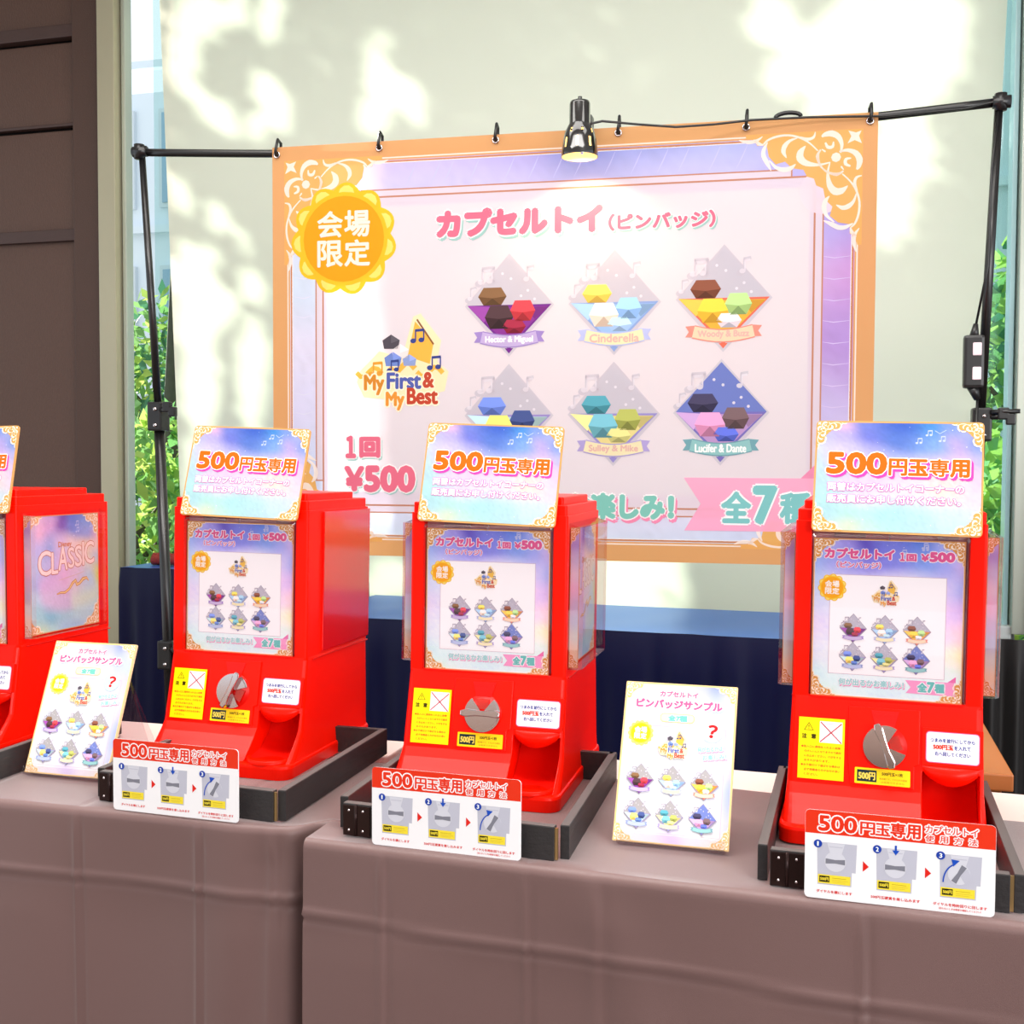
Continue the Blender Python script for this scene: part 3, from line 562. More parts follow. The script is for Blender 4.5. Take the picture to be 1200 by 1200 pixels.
# ------------------------------------------------------------------ banner stand, banner, lamp
st = tag(empty('banner_stand', (-.85, 3.25, 0)), 'black backdrop stand with two tripod poles and a crossbar', 'stand')
O = Vector((-.85, 3.25, 0)); LP = lambda x, y, z: Vector((x, y, z + TZ)) - O
def pole(x0, z0, x1, z1, y, r0, r1): mb = MB(); mb.tube([LP(x0, y, z0), LP(x1, y, z1)], [r0, r1]); return mb.build('pole', BLACKM, st)
# left pole: upper and lower tube, two clamps with wing knobs
pole(-2.086, 1.448, -2.034, .632, 3.19, .010, .012); pole(-2.034, .632, -1.985, -.68, 3.19, .016, .017)
pole(.406, 1.44, .377, .64, 3.33, .011, .013); pole(.377, .64, .33, -.68, 3.33, .017, .018)
def clamp(x, y, z, sgn):
    mb = MB(); c = LP(x, y, z); M = Matrix.Translation(c)
    mb.box(-.026, .024, -.026, .026, -.045, .045, bev=.006, M=M); cl = mb.build('clamp', BLACKP, st)
    mb = MB(); mb.tube([c + Vector((sgn * .02, -.02, .02)), c + Vector((sgn * .05, -.03, .02))], .008); mb.box(sgn * .05 - .014, sgn * .05 + .014, -.04, -.022, .012, .044, bev=.004, M=M); mb.box(sgn * .068 - .012, sgn * .068 + .012, -.04, -.022, -.002, .028, bev=.004, M=M); mb.build('wing_knob', BLACKP, cl)
    for dz in (-.028, .022): mb = MB(); mb.tube([c + Vector((.004, -.026, dz)), c + Vector((.004, -.03, dz))], .006, n=10); mb.build('bolt', CHROME, cl)
clamp(-2.034, 3.19, .632, 1); clamp(-2.006, 3.19, -.114, 1); clamp(.380, 3.33, .60, 1)
mb = MB(); mb.tube([LP(.40, 3.30, .632), LP(.47, 3.29, .634)], [.007, .006]); mb.build('clamp_screw', BLACKM, st)
mb = MB(); N = 24
mb.tube([LP(-2.10 + 2.52 * k / N, 3.19 + .14 * k / N, 1.452 - .052 * math.sin(PI * k / N) ** 1.0) for k in range(N + 1)], .012); mb.build('crossbar', BLACKM, st)
for x, y, z in ((-2.092, 3.185, 1.452), (.410, 3.325, 1.45)):
    mb = MB(); mb.tube([LP(x, y, z - .022), LP(x, y, z + .022)], .016); mb.tube([LP(x - .02, y, z), LP(x + .025, y, z)], .017); mb.build('joint', BLACKM, st)
for x, y in ((-1.985, 3.19), (.33, 3.33)):
    for a in (0.3, 2.4, 4.5):
        mb = MB(); mb.tube([LP(x, y, -.42), LP(x + .32 * math.cos(a), y - .06 + .10 * math.sin(a), -.69)], .010); mb.build('tripod_leg', BLACKM, st)
# power strip fixed to the right pole
ps = tag(empty('power_strip', LP(.352, 3.29, .765) + O), 'black power strip with two pale sockets taped to the right stand pole', 'power strip')
mb = MB(); mb.box(-.026, .026, -.02, .015, -.07, .07, bev=.008); mb.tube([(0, 0, .06), (.004, 0, .10)], [.014, .006]); mb.tube([(0, 0, -.065), (.012, 0, -.10)], [.016, .008]); mb.build('housing', BLACKP, ps)
for dz in (-.032, .032): mb = MB(); mb.box(-.004, .018, -.024, -.018, dz - .017, dz + .017, bev=.003); mb.build('socket', mat('socket_ivory', (240, 215, 222), .4), ps)
mb = MB(); mb.tube([(.005, 0, .1), (.03, -.01, .25), (.035, 0, .5), (.052, .03, .66)], .0035, n=6); mb.tube([(.012, 0, -.1), (.010, 0, -.25), (.006, 0, -.5), (-.02, .04, -1.4)], .004, n=6); mb.build('cable', BLACKP, ps)

# banner
BW, BH = 1748, 1225
bn = tag(empty('banner', (-1.645, 3.2, 1.438 + TZ), (0, 0, .052)), 'large white event banner with gold scrolled frame hanging from the stand', 'banner')
PAL_BAN = [[(200, 190, 235), (205, 185, 232), (190, 165, 222), (165, 150, 222), (110, 125, 215), (130, 145, 222), (150, 165, 232), (180, 175, 232), (190, 185, 235)],
           [(210, 205, 232), (215, 200, 232)] + [(200, 190, 232)] * 5 + [(180, 165, 225), (150, 135, 215)],
           [(205, 215, 235), (210, 215, 238)] + [(210, 200, 236)] * 5 + [(205, 175, 225), (195, 140, 205)],
           [(222, 214, 236), (222, 214, 238)] + [(215, 205, 236)] * 5 + [(180, 140, 205), (175, 140, 212)],
           [(214, 204, 238), (216, 210, 238)] + [(220, 210, 238)] * 5 + [(195, 180, 226), (205, 190, 232)],
           [(205, 205, 238), (205, 215, 238)] + [(220, 215, 238)] * 5 + [(205, 200, 236), (205, 200, 236)],
           [(200, 220, 238), (205, 220, 238), (210, 225, 238), (208, 225, 238), (205, 222, 238), (205, 218, 236), (205, 215, 238), (205, 210, 236), (200, 212, 236)]]
g = galaxy('banner_cloth', BW, BH, PAL_BAN, bn, 90, 64, .3, .02, loc=(BW / 2000, 0, -BH / 1000), m='banner_dye', transl=.4)
bm_ = bmesh.new(); bm_.from_mesh(g.data)
bmesh.ops.delete(bm_, geom=[f for f in bm_.faces if .18 < f.calc_center_median().x + BW / 2000 < 1.57 and .185 < f.calc_center_median().z < 1.04], context='FACES'); bm_.to_mesh(g.data); bm_.free()
FR = (226, 168, 110); LN = (200, 140, 112); PANEL = (226, 212, 219); CR = (246, 232, 222)
A = Art(True)
A.frame(0, 0, BW, BH, 56, FR, 1); A.frame(47, 47, BW - 47, BH - 47, 4, CR, 2); A.frame(58, 58, BW - 58, BH - 58, 5, (205, 134, 84), 2); A.frame(62, 62, BW - 62, BH - 62, 3, (246, 240, 240), 2)
A.rect(160, 160, BW - 160, BH - 150, PANEL, 1)
for q in ((137, 222, 141, BH - 222), (BW - 141, 222, BW - 137, BH - 222), (222, 140, BW - 222, 144), (222, BH - 132, BW - 222, BH - 128), (137, 222, 160, 226), (137, BH - 226, 160, BH - 222), (BW - 160, 222, BW - 137, 226), (BW - 160, BH - 226, BW - 137, BH - 222), (222, 140, 226, 160), (BW - 226, 140, BW - 222, 160), (222, BH - 150, 226, BH - 128), (BW - 226, BH - 150, BW - 222, BH - 128)): A.rect(*q, LN, 2.5)
A.rect(141, 226, 160, BH - 226, PANEL, 1.4); A.rect(BW - 160, 226, BW - 141, BH - 226, PANEL, 1.4); A.rect(226, 144, BW - 226, 160, PANEL, 1.4); A.rect(226, BH - 150, BW - 226, BH - 132, PANEL, 1.4)
A.frame(159, 160, BW - 159, BH - 149, 5, LN, 3)
r_ = random.Random(2)
for _ in range(16): A.stroke([(r_.uniform(380, 1350), 70), (r_.uniform(380, 1350), 135)], [1, 5], (205, 205, 240), 1.6) if 0 else None
for k in range(14):
    x = 420 + k * 75 + r_.uniform(-20, 20); A.stroke([(x + 14, 68), (x, 100), (x - 16, 132)], [1, 4, 1], (196, 192, 236), 1.6)
for k in range(12):
    y = 380 + k * 58; A.stroke([(1612, y), (1640, y + 5), (1682, y + 1)], [1, 3, 1], (214, 196, 232), 1.6); A.stroke([(70, y + 10), (100, y + 16), (130, y + 8)], [1, 3, 1], (222, 218, 238), 1.6)
for x, y, sx, sy in ((38, 42, 1, 1), (BW - 38, 42, -1, 1), (38, BH - 42, 1, -1), (BW - 38, BH - 42, -1, -1)): filigree(A, x, y, 310, sx, sy, (236, 180, 104), CR, 4)
A.disc(1606, 205, 60, (232, 214, 222), 3.6, 28); A.disc(222, 205, 55, (232, 214, 222), 3.6, 28)
A.build('printed_frame', bn, BW, BH, loc=(BW / 2000, 0, -BH / 1000))
A = Art(True); seal(A, 227, 281, 167); seal_text(A, 228, 281, 82, (250, 236, 224), 6, 2.2); A.build('seal_print', bn, BW, BH, loc=(BW / 2000, -.0006, -BH / 1000))
A = Art(True); PK = (238, 122, 150); TL_ = (168, 208, 202)
outlined(A, 'カプセルトイ', 520, 214, 1000, 284, PK, 6.5, (250, 240, 240), 11, TL_, (6, 8), 9)
outlined(A, '（ピンバッジ）', 1023, 243, 1318, 287, PK, 2.6, (250, 240, 240), 5, TL_, (4, 5), 4.5)
outlined(A, '１', 236, 870, 262, 930, PK, 4, (250, 240, 240), 8, TL_, (4, 5), 7); outlined(A, '回', 280, 874, 338, 928, PK, 4.5, (250, 240, 240), 9, TL_, (4, 5), 7)
outlined(A, '￥', 232, 962, 288, 1028, PK, 5, (250, 240, 240), 9, TL_, (4, 5), 7); outlined(A, '500', 296, 960, 446, 1030, PK, 6, (250, 240, 240), 10, TL_, (4, 5), 8)
outlined(A, '何が出るかお楽しみ！', 556, 1034, 1210, 1102, (140, 208, 196), 5, (250, 244, 244), 9, (244, 150, 186), (5, 8), 9)
A.poly([(1240, 985), (1600, 985), (1600, 1133), (1243, 1134), (1288, 1058)], (248, 178, 206), 1)
A.poly([(1560, 985), (1600, 945), (1600, 985)], (240, 150, 185), 1)
outlined(A, '全', 1348, 1026, 1424, 1108, (140, 208, 208), 4, (252, 250, 250), 9); outlined(A, '7', 1438, 1012, 1492, 1108, (140, 208, 208), 7, (252, 250, 250), 12); outlined(A, '種', 1508, 1028, 1584, 1108, (140, 208, 208), 4, (252, 250, 250), 9)
A.build('lettering', bn, BW, BH, loc=(BW / 2000, -.0006, -BH / 1000))
for k, (x, y) in enumerate(((734, 489), (1040, 489), (1345, 485), (734, 806), (1040, 804), (1341, 801))):
    A = Art(True); badge(A, x, y, 250, k, 1, (206, 200, 210)); A.build('printed_badge', bn, BW, BH, loc=(BW / 2000, -.0005, -BH / 1000))
A = Art(True); logo(A, 410, 650, 285); A.build('printed_logo', bn, BW, BH, loc=(BW / 2000, -.0005, -BH / 1000))
for x, y in ((11.3, 23), (339, 19.5), (692, 16), (1047, 16), (1400, 21), (1727, 23)):
    c = Vector((x / 1000 + (.004 if x < 20 else 0), -.002, -y / 1000)); mb = MB(); mb.tube([c + Vector((.0085 * math.cos(a), 0, .0085 * math.sin(a))) for a in [2 * PI * k / 14 for k in range(15)]], .0028, n=6, caps=False); gr = mb.build('grommet', CHROME, bn)
    mb = MB(); mb.tube([c + Vector((0, .004, -.002)), c + Vector((0, -.010, .004)), c + Vector((.003, -.012, .02)), c + Vector((.003, .0, .046)), c + Vector((.0, .03, .042)), c + Vector((0, .03, .01)), c + Vector((0, .004, -.001))], .0045, n=6); mb.build('tie', BLACKP, bn)
# clip-on spot lamp above the banner
lx, ly = -.680, 3.115; lp = tag(empty('clip_lamp', (lx, ly, 1.325 + TZ)), 'black clip-on spot lamp lighting the top of the banner', 'lamp')
def lathe(prof, n=32):
    vs = [(r * math.cos(2 * PI * k / n), r * math.sin(2 * PI * k / n), z) for r, z in prof for k in range(n)]
    return vs, [(i * n + k, i * n + (k + 1) % n, (i + 1) * n + (k + 1) % n, (i + 1) * n + k) for i in range(len(prof) - 1) for k in range(n)]
n = 40; prof = [(.050, 0), (.0505, .006), (.049, .02), (.0475, .028), (.045, .047), (.042, .060), (.038, .072), (.034, .080), (.030, .088)]
vs, fs = lathe(prof, n); keep = []
for q, f in enumerate(fs):
    i, k = divmod(q, n)
    if (i in (2, 3) and k % 5 == 0) or (i == 5 and k % 5 == 2): continue       # ventilation slots
    keep.append(f)
vi, fi = lathe([(r - .0015, z) for r, z in prof], n); keep2 = [f for q, f in enumerate(fi) if not ((q // n in (2, 3) and q % n % 5 == 0) or (q // n == 5 and q % n % 5 == 2))]
mb = MB(); mb.add(vs, keep, 0, True); mb.add(vi, keep2, 1, True); mb.build('lamp_shade', [mat('gloss_black_lamp', (16, 15, 16), .12, coat=1), mat('lamp_inside', (235, 215, 170), .4)], lp)
vs, fs = lathe([(.0, .152), (.018, .152), (.026, .149), (.0285, .142), (.029, .09), (.031, .086), (.0305, .078)]); mb = MB(); mb.add(vs, fs, 0, True); mb.tube([(0, 0, .15), (0, 0, .162)], .006); mb.build('socket_housing', MATS['gloss_black_lamp'], lp)
b = bmesh.new(); bmesh.ops.create_uvsphere(b, u_segments=16, v_segments=10, radius=.024); mb = MB(); mb.bm(b, 0, True, Matrix.Translation((0, 0, .045))); mb.build('bulb', mat('bulb_glow', (255, 214, 150), .3, emit=14), lp)
mb = MB(); mb.tube([(0, .02, .10), (0, .07, .12), (0, .10, .128)], .006); mb.box(-.014, .014, .085, .125, .10, .14, bev=.004); mb.build('clip', BLACKM, lp)
d = bpy.data.lights.new('lamp_beam', 'SPOT'); o = bpy.data.objects.new('lamp_beam', d); COL.objects.link(o); d.energy = 6.5; d.color = (1, .74, .42); d.spot_size = math.radians(125); d.spot_blend = .6; d.shadow_soft_size = .02
o.location = (lx, ly, 1.338 + TZ); o.rotation_euler = (math.radians(20), 0, 0)
cb = tag(empty('lamp_cord', (lx, ly, 1.4 + TZ)), 'thin black lamp cord running along the crossbar to the right pole', 'cord')
mb = MB(); pts = [(.026, -.0, .012), (.06, .01, .020), (.15, .05, .016), (.25, .08, .010), (.35, .11, .018), (.45, .13, .028), (.60, .15, .030), (.80, .17, .024), (1.0, .19, .034), (1.09, .20, .052)]
sp = []
for i in range(len(pts) - 1):
    for k in range(4):
        t = k / 4; t = t * t * (3 - 2 * t) * .5 + t * .5; sp.append(tuple(pts[i][j] * (1 - t) + pts[i + 1][j] * t for j in range(3)))
mb.tube(sp + [pts[-1]], .0032, n=6); mb.build('cable', BLACKP, cb)
mb = MB(); mb.tube([(.545 + .034 * math.cos(a), .17, .040 + .012 * math.sin(a)) for a in [PI * k / 10 for k in range(11)]], .006, n=6); mb.build('cord_bundle', BLACKP, cb)
# ------------------------------------------------------------------ prints shared by the machines
def sheet_art(w, h, fn, name='lettering'):
    A = Art(); fn(A, w, h); return A
def plate(name, w, h, th, r, m, parent, loc=(0, 0, 0), rot=(0, 0, 0), y0=0.0):
    mb = MB(); mb.prism([(a, b + h / 2) for a, b in rrect(w, h, r, 4)], y0, y0 + th); return mb.build(name, m, parent, loc, rot)
# --- sign on top: 500円玉専用
def make_sign():
    t = empty('coin_sign'); w, h = 210, 151.4
    plate('sign_plate', .210, .1514, .003, .006, mat('gold_edge_print', (216, 160, 92), .35), t)
    galaxy('printed_background', 205, 146.4, PAL_SIGN, t, 64, 46, .3, .035, loc=(0, -.0003, .0025), seed=8, gain=.76)
    A = Art(); sparkles(A, w, h, 40, 1.0); corners4(A, w, h, 36, 1.4, 1.6)
    A.stroke([(150, 12), (156, 16), (164, 11)], .8, (190, 205, 248), 1.2)
    A.build('corner_ornament', t, w, h, loc=(0, -.0003, 0))['kind'] = 'stuff'
    A = Art(); OR = (248, 104, 4); HP = (232, 66, 170); WH = (255, 252, 252)
    for s_, x0, y0, x1, y1, b in (('500', 17, 44.5, 90.5, 71.5, 2.0), ('円', 95, 51.5, 116.5, 73, .95), ('玉', 119.5, 52, 142, 72.5, 1.15), ('専', 145, 51, 168, 73.5, .65), ('用', 170.5, 51.5, 192.5, 73.5, 1.15)):
        A.text(s_, x0, y0, x1, y1, HP, b + 1.7, 2, dx=2.6, dy=2.8); A.text(s_, x0, y0, x1, y1, HP, b + 1.7, 2.02, dx=1.3, dy=1.4)
    for s_, x0, y0, x1, y1, b in (('500', 17, 44.5, 90.5, 71.5, 2.0), ('円', 95, 51.5, 116.5, 73, .95), ('玉', 119.5, 52, 142, 72.5, 1.15), ('専', 145, 51, 168, 73.5, .65), ('用', 170.5, 51.5, 192.5, 73.5, 1.15)):
        A.text(s_, x0, y0, x1, y1, WH, b + 1.3, 3, ncopy=14); A.text(s_, x0, y0, x1, y1, OR, b, 4.2, ncopy=12)
    for s_, x0, y0, x1, y1 in (('両替はカプセルトイコーナーの', 18, 84.8, 187, 95.6), ('販売員にお申し付けください。', 18.3, 100.8, 183, 111.6)):
        A.text(s_, x0, y0, x1, y1, (232, 96, 188), 1.15, 2); A.text(s_, x0, y0, x1, y1, WH, .36, 3.6, ncopy=6)
    A.build('lettering', t, w, h, loc=(0, -.0004, 0)); return t
# --- poster in the front case
def make_case_poster(parent, loc):
    w, h = 190, 212
    p = galaxy('case_poster', w, h, PAL_CASE, parent, 60, 64, .28, .025, loc=loc, seed=5, gain=1.25)
    A = Art(); A.frame(0, 0, w, h, 1.6, (214, 160, 100), 1); A.frame(1.6, 1.6, w - 1.6, h - 1.6, .7, (252, 240, 225), 1); sparkles(A, w, h * .6, 30, 1.0, 9)
    A.frame(22, 48, 168, 181, .5, (205, 170, 190), 2.2); A.rect(22.5, 48.5, 167.5, 180.5, (255, 254, 255), 1.2)
    corners4(A, w, h, 30, 1.8, 1.4); A.build('corner_ornament', p, w, h)['kind'] = 'stuff'
    A = Art(); WH = (255, 250, 254)
    outlined(A, 'カプセルトイ', 15, 13.5, 102, 26, PINK, 1.0, WH, 2.0); outlined(A, '（ピンバッジ）', 30, 30.5, 86, 39, PINK, .35, WH, 1.1)
    outlined(A, '１', 110, 17, 115, 27, PINK, .7, WH, 1.6); outlined(A, '回', 118, 18.5, 129.5, 27, PINK, .7, WH, 1.6); outlined(A, '￥', 136, 18, 145, 26.5, PINK, .8, WH, 1.6); outlined(A, '500', 147, 15.5, 176, 26.5, PINK, 1.3, WH, 2.3)
    seal(A, 25, 66, 18.5, 3); seal_text(A, 25, 66, 9, (255, 248, 235), 6, .3)
    outlined(A, '何が出るかお楽しみ！', 36, 187, 118, 195.5, (160, 215, 215), .4, WH, 1.1, (240, 150, 195), (.9, 1.3), 1.0)
    A.poly([(120, 184), (180, 184), (182, 202), (121, 201), (127, 193)], (246, 160, 205), 2); A.poly([(172, 184), (182, 176), (182, 184)], (236, 120, 180), 2)
    outlined(A, '全', 136, 187, 146.5, 198, (110, 195, 190), .8, WH, 2); outlined(A, '7', 148, 185.5, 155.5, 198, (110, 195, 190), 1.1, WH, 2.3); outlined(A, '種', 157, 187, 168, 198, (110, 195, 190), .7, WH, 2)
    A.build('lettering', p, w, h)
    A = Art(); logo(A, 93, 71, 35, 3)
    A.build('printed_logo', p, w, h)
    for k, (x, y) in enumerate(((53, 119), (93, 119), (133, 119), (53, 157), (93, 157), (133, 157))):
        A = Art(); badge(A, x, y, 33, k, 3, (190, 186, 200), name=False, crisp=True); A.build('printed_badge', p, w, h)
    return p
def make_side_poster(parent, loc, rot):
    w, h = 202, 205
    p = galaxy('side_poster', w, h, PAL_SIDE, parent, 56, 56, .28, .03, loc=loc, seed=6); p.rotation_euler = rot
    A = Art(); A.frame(0, 0, w, h, 1.6, (222, 165, 110), 1); sparkles(A, w, h, 50, 1.0, 3, 1.2); corners4(A, w, h, 42, 1.6, 1.5, (232, 180, 120)); A.build('corner_ornament', p, w, h)['kind'] = 'stuff'
    A = Art(); C1, C2 = (214, 140, 110), (250, 225, 220)
    A.text('Disney', 88, 48, 124, 60, C1, .5, 2)
    x = 34
    for ch, wd, y0, y1 in (('C', 33, 62, 104), ('L', 16, 66, 103), ('A', 24, 56, 98), ('S', 17, 60, 96), ('S', 19, 58, 95), ('I', 4, 52, 94), ('C', 27, 52, 92)):
        A.text(ch, x, y0, x + wd, y1, (196, 112, 84), 2.0, 2); A.text(ch, x, y0, x + wd, y1, C2, .8, 3, ncopy=6); x += wd + 2.4
    A.stroke([(88, 116), (110, 113), (135, 110), (158, 106)], .8, (220, 190, 170), 2)
    q = [(82, 140), (92, 138), (104, 139), (116, 134), (126, 124), (134, 120), (138, 128), (146, 126), (156, 119), (166, 118), (172, 124)]
    A.stroke(q, [2, 4, 5, 5, 6, 7, 7, 6, 7, 5, 2], (206, 140, 70), 2); A.stroke(q, [.5, 1.5, 2, 2, 2.5, 3, 3, 2.5, 3, 2, .5], (246, 214, 150), 3)
    A.build('lettering', p, w, h); return p
# --- stickers and plates on the sloping front
YS = lambda z: -.022 * (.172 - z) / .112
TH = math.atan(.022 / .112)
def slope(z): return (0, YS(z), z)
def make_warning(parent):
    w, h = 59, 80; o = empty('tmp'); A = Art(); Y = (255, 236, 0)
    A.rect(0, 0, w, h, Y, 1); A.poly([(13, 6), (19.5, 17), (6.5, 17)], (150, 130, 0), 2); A.poly([(13, 8), (17.8, 16.2), (8.2, 16.2)], Y, 3); A.text('!', 12.4, 10, 13.6, 15, (150, 130, 0), .15, 4)
    A.text('注', 4.5, 21.5, 10.5, 27.5, (60, 50, 0), .3, 2); A.text('意', 16.5, 21.5, 22.5, 27.5, (60, 50, 0), .3, 2)
    A.rect(27, 4, 56, 32, (250, 246, 250), 2); RX = (190, 16, 40)
    for k in range(4): A.stroke([(33 + k * 5.5, 28), (35 + k * 4.5, 17), (33 + k * 5.5, 11)], .5, (190, 186, 210), 2.5)
    A.rect(34, 6.5, 50, 7.5, (200, 196, 215), 2.5); A.stroke([(28, 5), (55, 31.5)], 1.3, RX, 3); A.stroke([(55, 6), (28, 31)], 1.3, RX, 3)
    for k, s_ in enumerate(('●投入口に異物を入れると故障', 'のげんいんとなりますので絶対', 'にお止めください。けがをする', 'おそれがあります。', '●お子様だけで遊ばせる場合は', '必ず保護者の方がお付き添い', 'ください。')):
        x0 = 4 if s_[0] == '●' else 8; L_ = 50 * len(s_) / 14; A.text(s_, x0, 36.5 + k * 6, min(x0 + L_, 55), 39.7 + k * 6, (240, 110, 20), .1, 2, ncopy=4)
    s_ = A.build('warning_sticker', parent, w, h, loc=(-.0797, YS(.0700) - .0040, .0700)); s_.rotation_euler = (-TH, 0, 0)
    bpy.data.objects.remove(o); return s_
KNOB = {0: -10, 1: -112, 2: 0, 3: -70}
def make_machine(idx, side):
    t = empty('capsule_machine')
    # body with the front recess and the capsule outlet cut out
    vs, fs = loft_rr([(.018, -.1265, .1265, -.074, .257, .020), (.028, -.1255, .1255, -.0605, .2565, .018), (.040, -.1243, .1243, -.0465, .256, .015), (.052, -.1235, .1235, -.0335, .255, .012), (.064, -.1228, .1228, -.0232, .255, .010), (.172, -.120, .120, -.001, .2534, .008), (.176, -.1195, .1195, .0, .2534, .004), (.4114, -.1195, .1195, 0, .2534, .004)])
    o = link('body', mesh('body', vs, fs, RED), t)
    cut = MB(); cut.box(-.0985, .0985, -.03, .014, .177, .402); cut.box(.047, .117, -.12, .05, .0215, .0905)
    c = cut.build('cut', RED)
    for nm in ('b',):
        md = o.modifiers.new(nm, 'BOOLEAN'); md.object = c; md.solver = 'EXACT'; md.operation = 'DIFFERENCE'
    me = bpy.data.meshes.new_from_object(o.evaluated_get(bpy.context.evaluated_depsgraph_get())); o.modifiers.clear(); o.data = me
    bpy.data.objects.remove(c)
    md = o.modifiers.new('bevel', 'BEVEL'); md.width = .0014; md.segments = 2; md.limit_method = 'ANGLE'; md.angle_limit = math.radians(40)
    # flanged base
    vs, fs = loft_rr([(0, -.129, .129, -.083, .260, .022), (.017, -.1295, .1295, -.0835, .2605, .022), (.0205, -.1285, .1285, -.0825, .2595, .022), (.0215, -.126, .126, -.079, .258, .02)], 8)
    link('base', mesh('base', vs, fs, RED), t)
    # lid in two steps
    vs, fs = loft_rr([(.4114, -.1175, .1175, .003, .247, .004), (.4255, -.1175, .1175, .003, .247, .004), (.4268, -.116, .116, .0045, .2455, .003)]); lid = link('lid', mesh('lid', vs, fs, RED), t)
    vs, fs = loft_rr([(.4268, -.110, .110, .012, .205, .004), (.437, -.110, .110, .012, .205, .004), (.4383, -.1085, .1085, .0135, .2035, .003)]); link('lid_step', mesh('lid_step', vs, fs, RED), lid)
    # seam between upper cabinet and lower housing
    mb = MB(); mb.box(-.1215, .1215, .02, .2545, .1705, .1725, bev=.0008); mb.build('seam', DRED, t)
    # front acrylic case and poster
    mb = MB(); mb.box(-.0978, .0978, .0125, .0138, .178, .401); mb.build('case_back', mat('case_backing', (206, 150, 160), .5), t)
    p = [(a, b + .2845) for a, b in rrect(.1976, .2206, .005, 4)]; q = [(a, b + .2845) for a, b in rrect(.1906, .2136, .004, 4)]; mb = MB()
    n = len(p); vs = [(x, .011, z) for x, z in p] + [(x, -.003, z) for x, z in p] + [(x, -.0075, z) for x, z in q]
    mb.add(vs, [(i, (i + 1) % n, (i + 1) % n + n, i + n) for i in range(n)], 1); mb.add(vs, [(i + n, (i + 1) % n + n, (i + 1) % n + 2 * n, i + 2 * n) for i in range(n)], 1); mb.add(vs, [tuple(range(2 * n, 3 * n))], 0)
    mb.build('front_case', [ACR, acrylic('acrylic_rim', (242, 222, 226), .08)], t)
    make_case_poster(t, (-.001, .0035, .1765))
    mb = MB(); mb.box(-.0008, .0008, -.002, .0, .388, .402); mb.box(-.07, -.03, .008, .0105, .390, .398); mb.box(.06, .085, .008, .0105, .390, .398); mb.build('case_catch', mat('grey_catch', (150, 130, 140), .4), t)
    # side cases
    for sx in side:
        P = [(.0, .012), (.015, .014), (.0205, .021), (.0205, .217), (.015, .223), (.0, .225)]; z0, z1, zb = .1855, .4005, .176
        mb = MB(); vs = [(sx * (.1197 + a), b, z0) for a, b in P] + [(sx * (.1197 + a), b, z1 - (.006 if a > .01 else 0)) for a, b in P]; k = len(P)
        mb.add(vs, [(i, i + 1, i + 1 + k, i + k) for i in (2,)], 0); mb.add(vs, [(i, i + 1, i + 1 + k, i + k) for i in (0, 1, 3, 4)] + [tuple(range(k)), tuple(range(k, 2 * k))], 1)
        mb.build('side_case', [ACR, acrylic('acrylic_rim', (242, 222, 226), .08)], t)
        make_side_poster(t, (sx * .1212, .1185, .187), (0, 0, sx * PI / 2))
        w, h = 14, 206; ep = galaxy('edge_print', w, h, [[c_, c_] for c_ in ((205, 190, 235), (170, 160, 230), (195, 205, 242), (222, 225, 246), (226, 205, 238), (200, 205, 240), (185, 215, 240), (205, 235, 225), (230, 225, 190), (215, 228, 215))], t, 2, 40, 0, .01, loc=(sx * .1278, .0165, .188), gain=1.1)
        A = Art(); filigree(A, 0.5, 1, 22, 1, 1, GOLD, CREAM, 2, 1.2); filigree(A, 0.5, h - 1, 22, 1, -1, GOLD, CREAM, 2, 1.2); A.v = [(min(x_, w), y_, l_) for x_, y_, l_ in A.v]; A.frame(0, 0, w, h, .8, GOLD, 4)
        A.build('corner_ornament', ep, w, h)
    if idx == 1:
        for sx in (-1, 1):
            mb = MB(); mb.box(min(sx * .1185, sx * .1232), max(sx * .1185, sx * .1232), .055, .2528, .180, .408, bev=.0012); mb.build('side_panel', REDP, t)
    # coin panel, slot recess, dial
    rot = (-TH, 0, 0); cz = .172; K = 1 / math.cos(TH)
    S_ = lambda x, z: (x, (z - cz) * K)
    mb = MB(); mb.prism([S_(-.0455, .166), S_(.0435, .166), S_(.0435, .098), S_(.0375, .095), S_(.0375, .0665), S_(-.0415, .0665), S_(-.0455, .10)], -.0045, .002); cp = mb.build('coin_panel', RED, t, (0, 0, cz), rot)
    md = cp.modifiers.new('bevel', 'BEVEL'); md.width = .001; md.segments = 2
    mb = MB(); mb.prism([S_(-.0175, .1625), S_(.0175, .1625), S_(.0115, .142), S_(-.0115, .142)], -.0056, -.0044); mb.box(-.014, .014, -.0062, -.0055, (.157 - cz) * K, (.1585 - cz) * K); mb.build('slot_recess', DRED, cp)  # recess darkness put into a darker red plate set on the panel
    kx, kz = .0005, .1185; kb = empty('coin_dial', (kx, YS(kz) - .0045, kz), (-TH, 0, 0)); kb.parent = t
    a0 = math.radians(KNOB[idx]); M = Matrix.Rotation(-a0, 4, 'Y')
    arc = [math.radians(128 + (284) * k / 40) for k in range(41)]; r = .0272; mb = MB()
    pl = [(0, 0)] + [(r * math.cos(a), r * math.sin(a)) for a in arc]; mb.prism(pl, -.006, 0, M=M)
    pl2 = [(0, 0)] + [(r * .9 * math.cos(a), r * .9 * math.sin(a)) for a in arc]; mb.prism(pl2, -.0078, -.005, M=M); d_ = mb.build('dial_disc', CHROME, kb)
    mb = MB(); mb.tube([(0, -.001, 0), (0, .003, 0)], .0278, n=32); mb.build('dial_ring', DRED, kb)
    hp = [(-.031, -.0045), (-.024, -.0062), (-.008, -.0042), (.008, -.0042), (.024, -.0052), (.028, -.004), (.029, .003), (.022, .0062), (.008, .0042), (-.008, .0042), (-.024, .0052), (-.031, .003)]
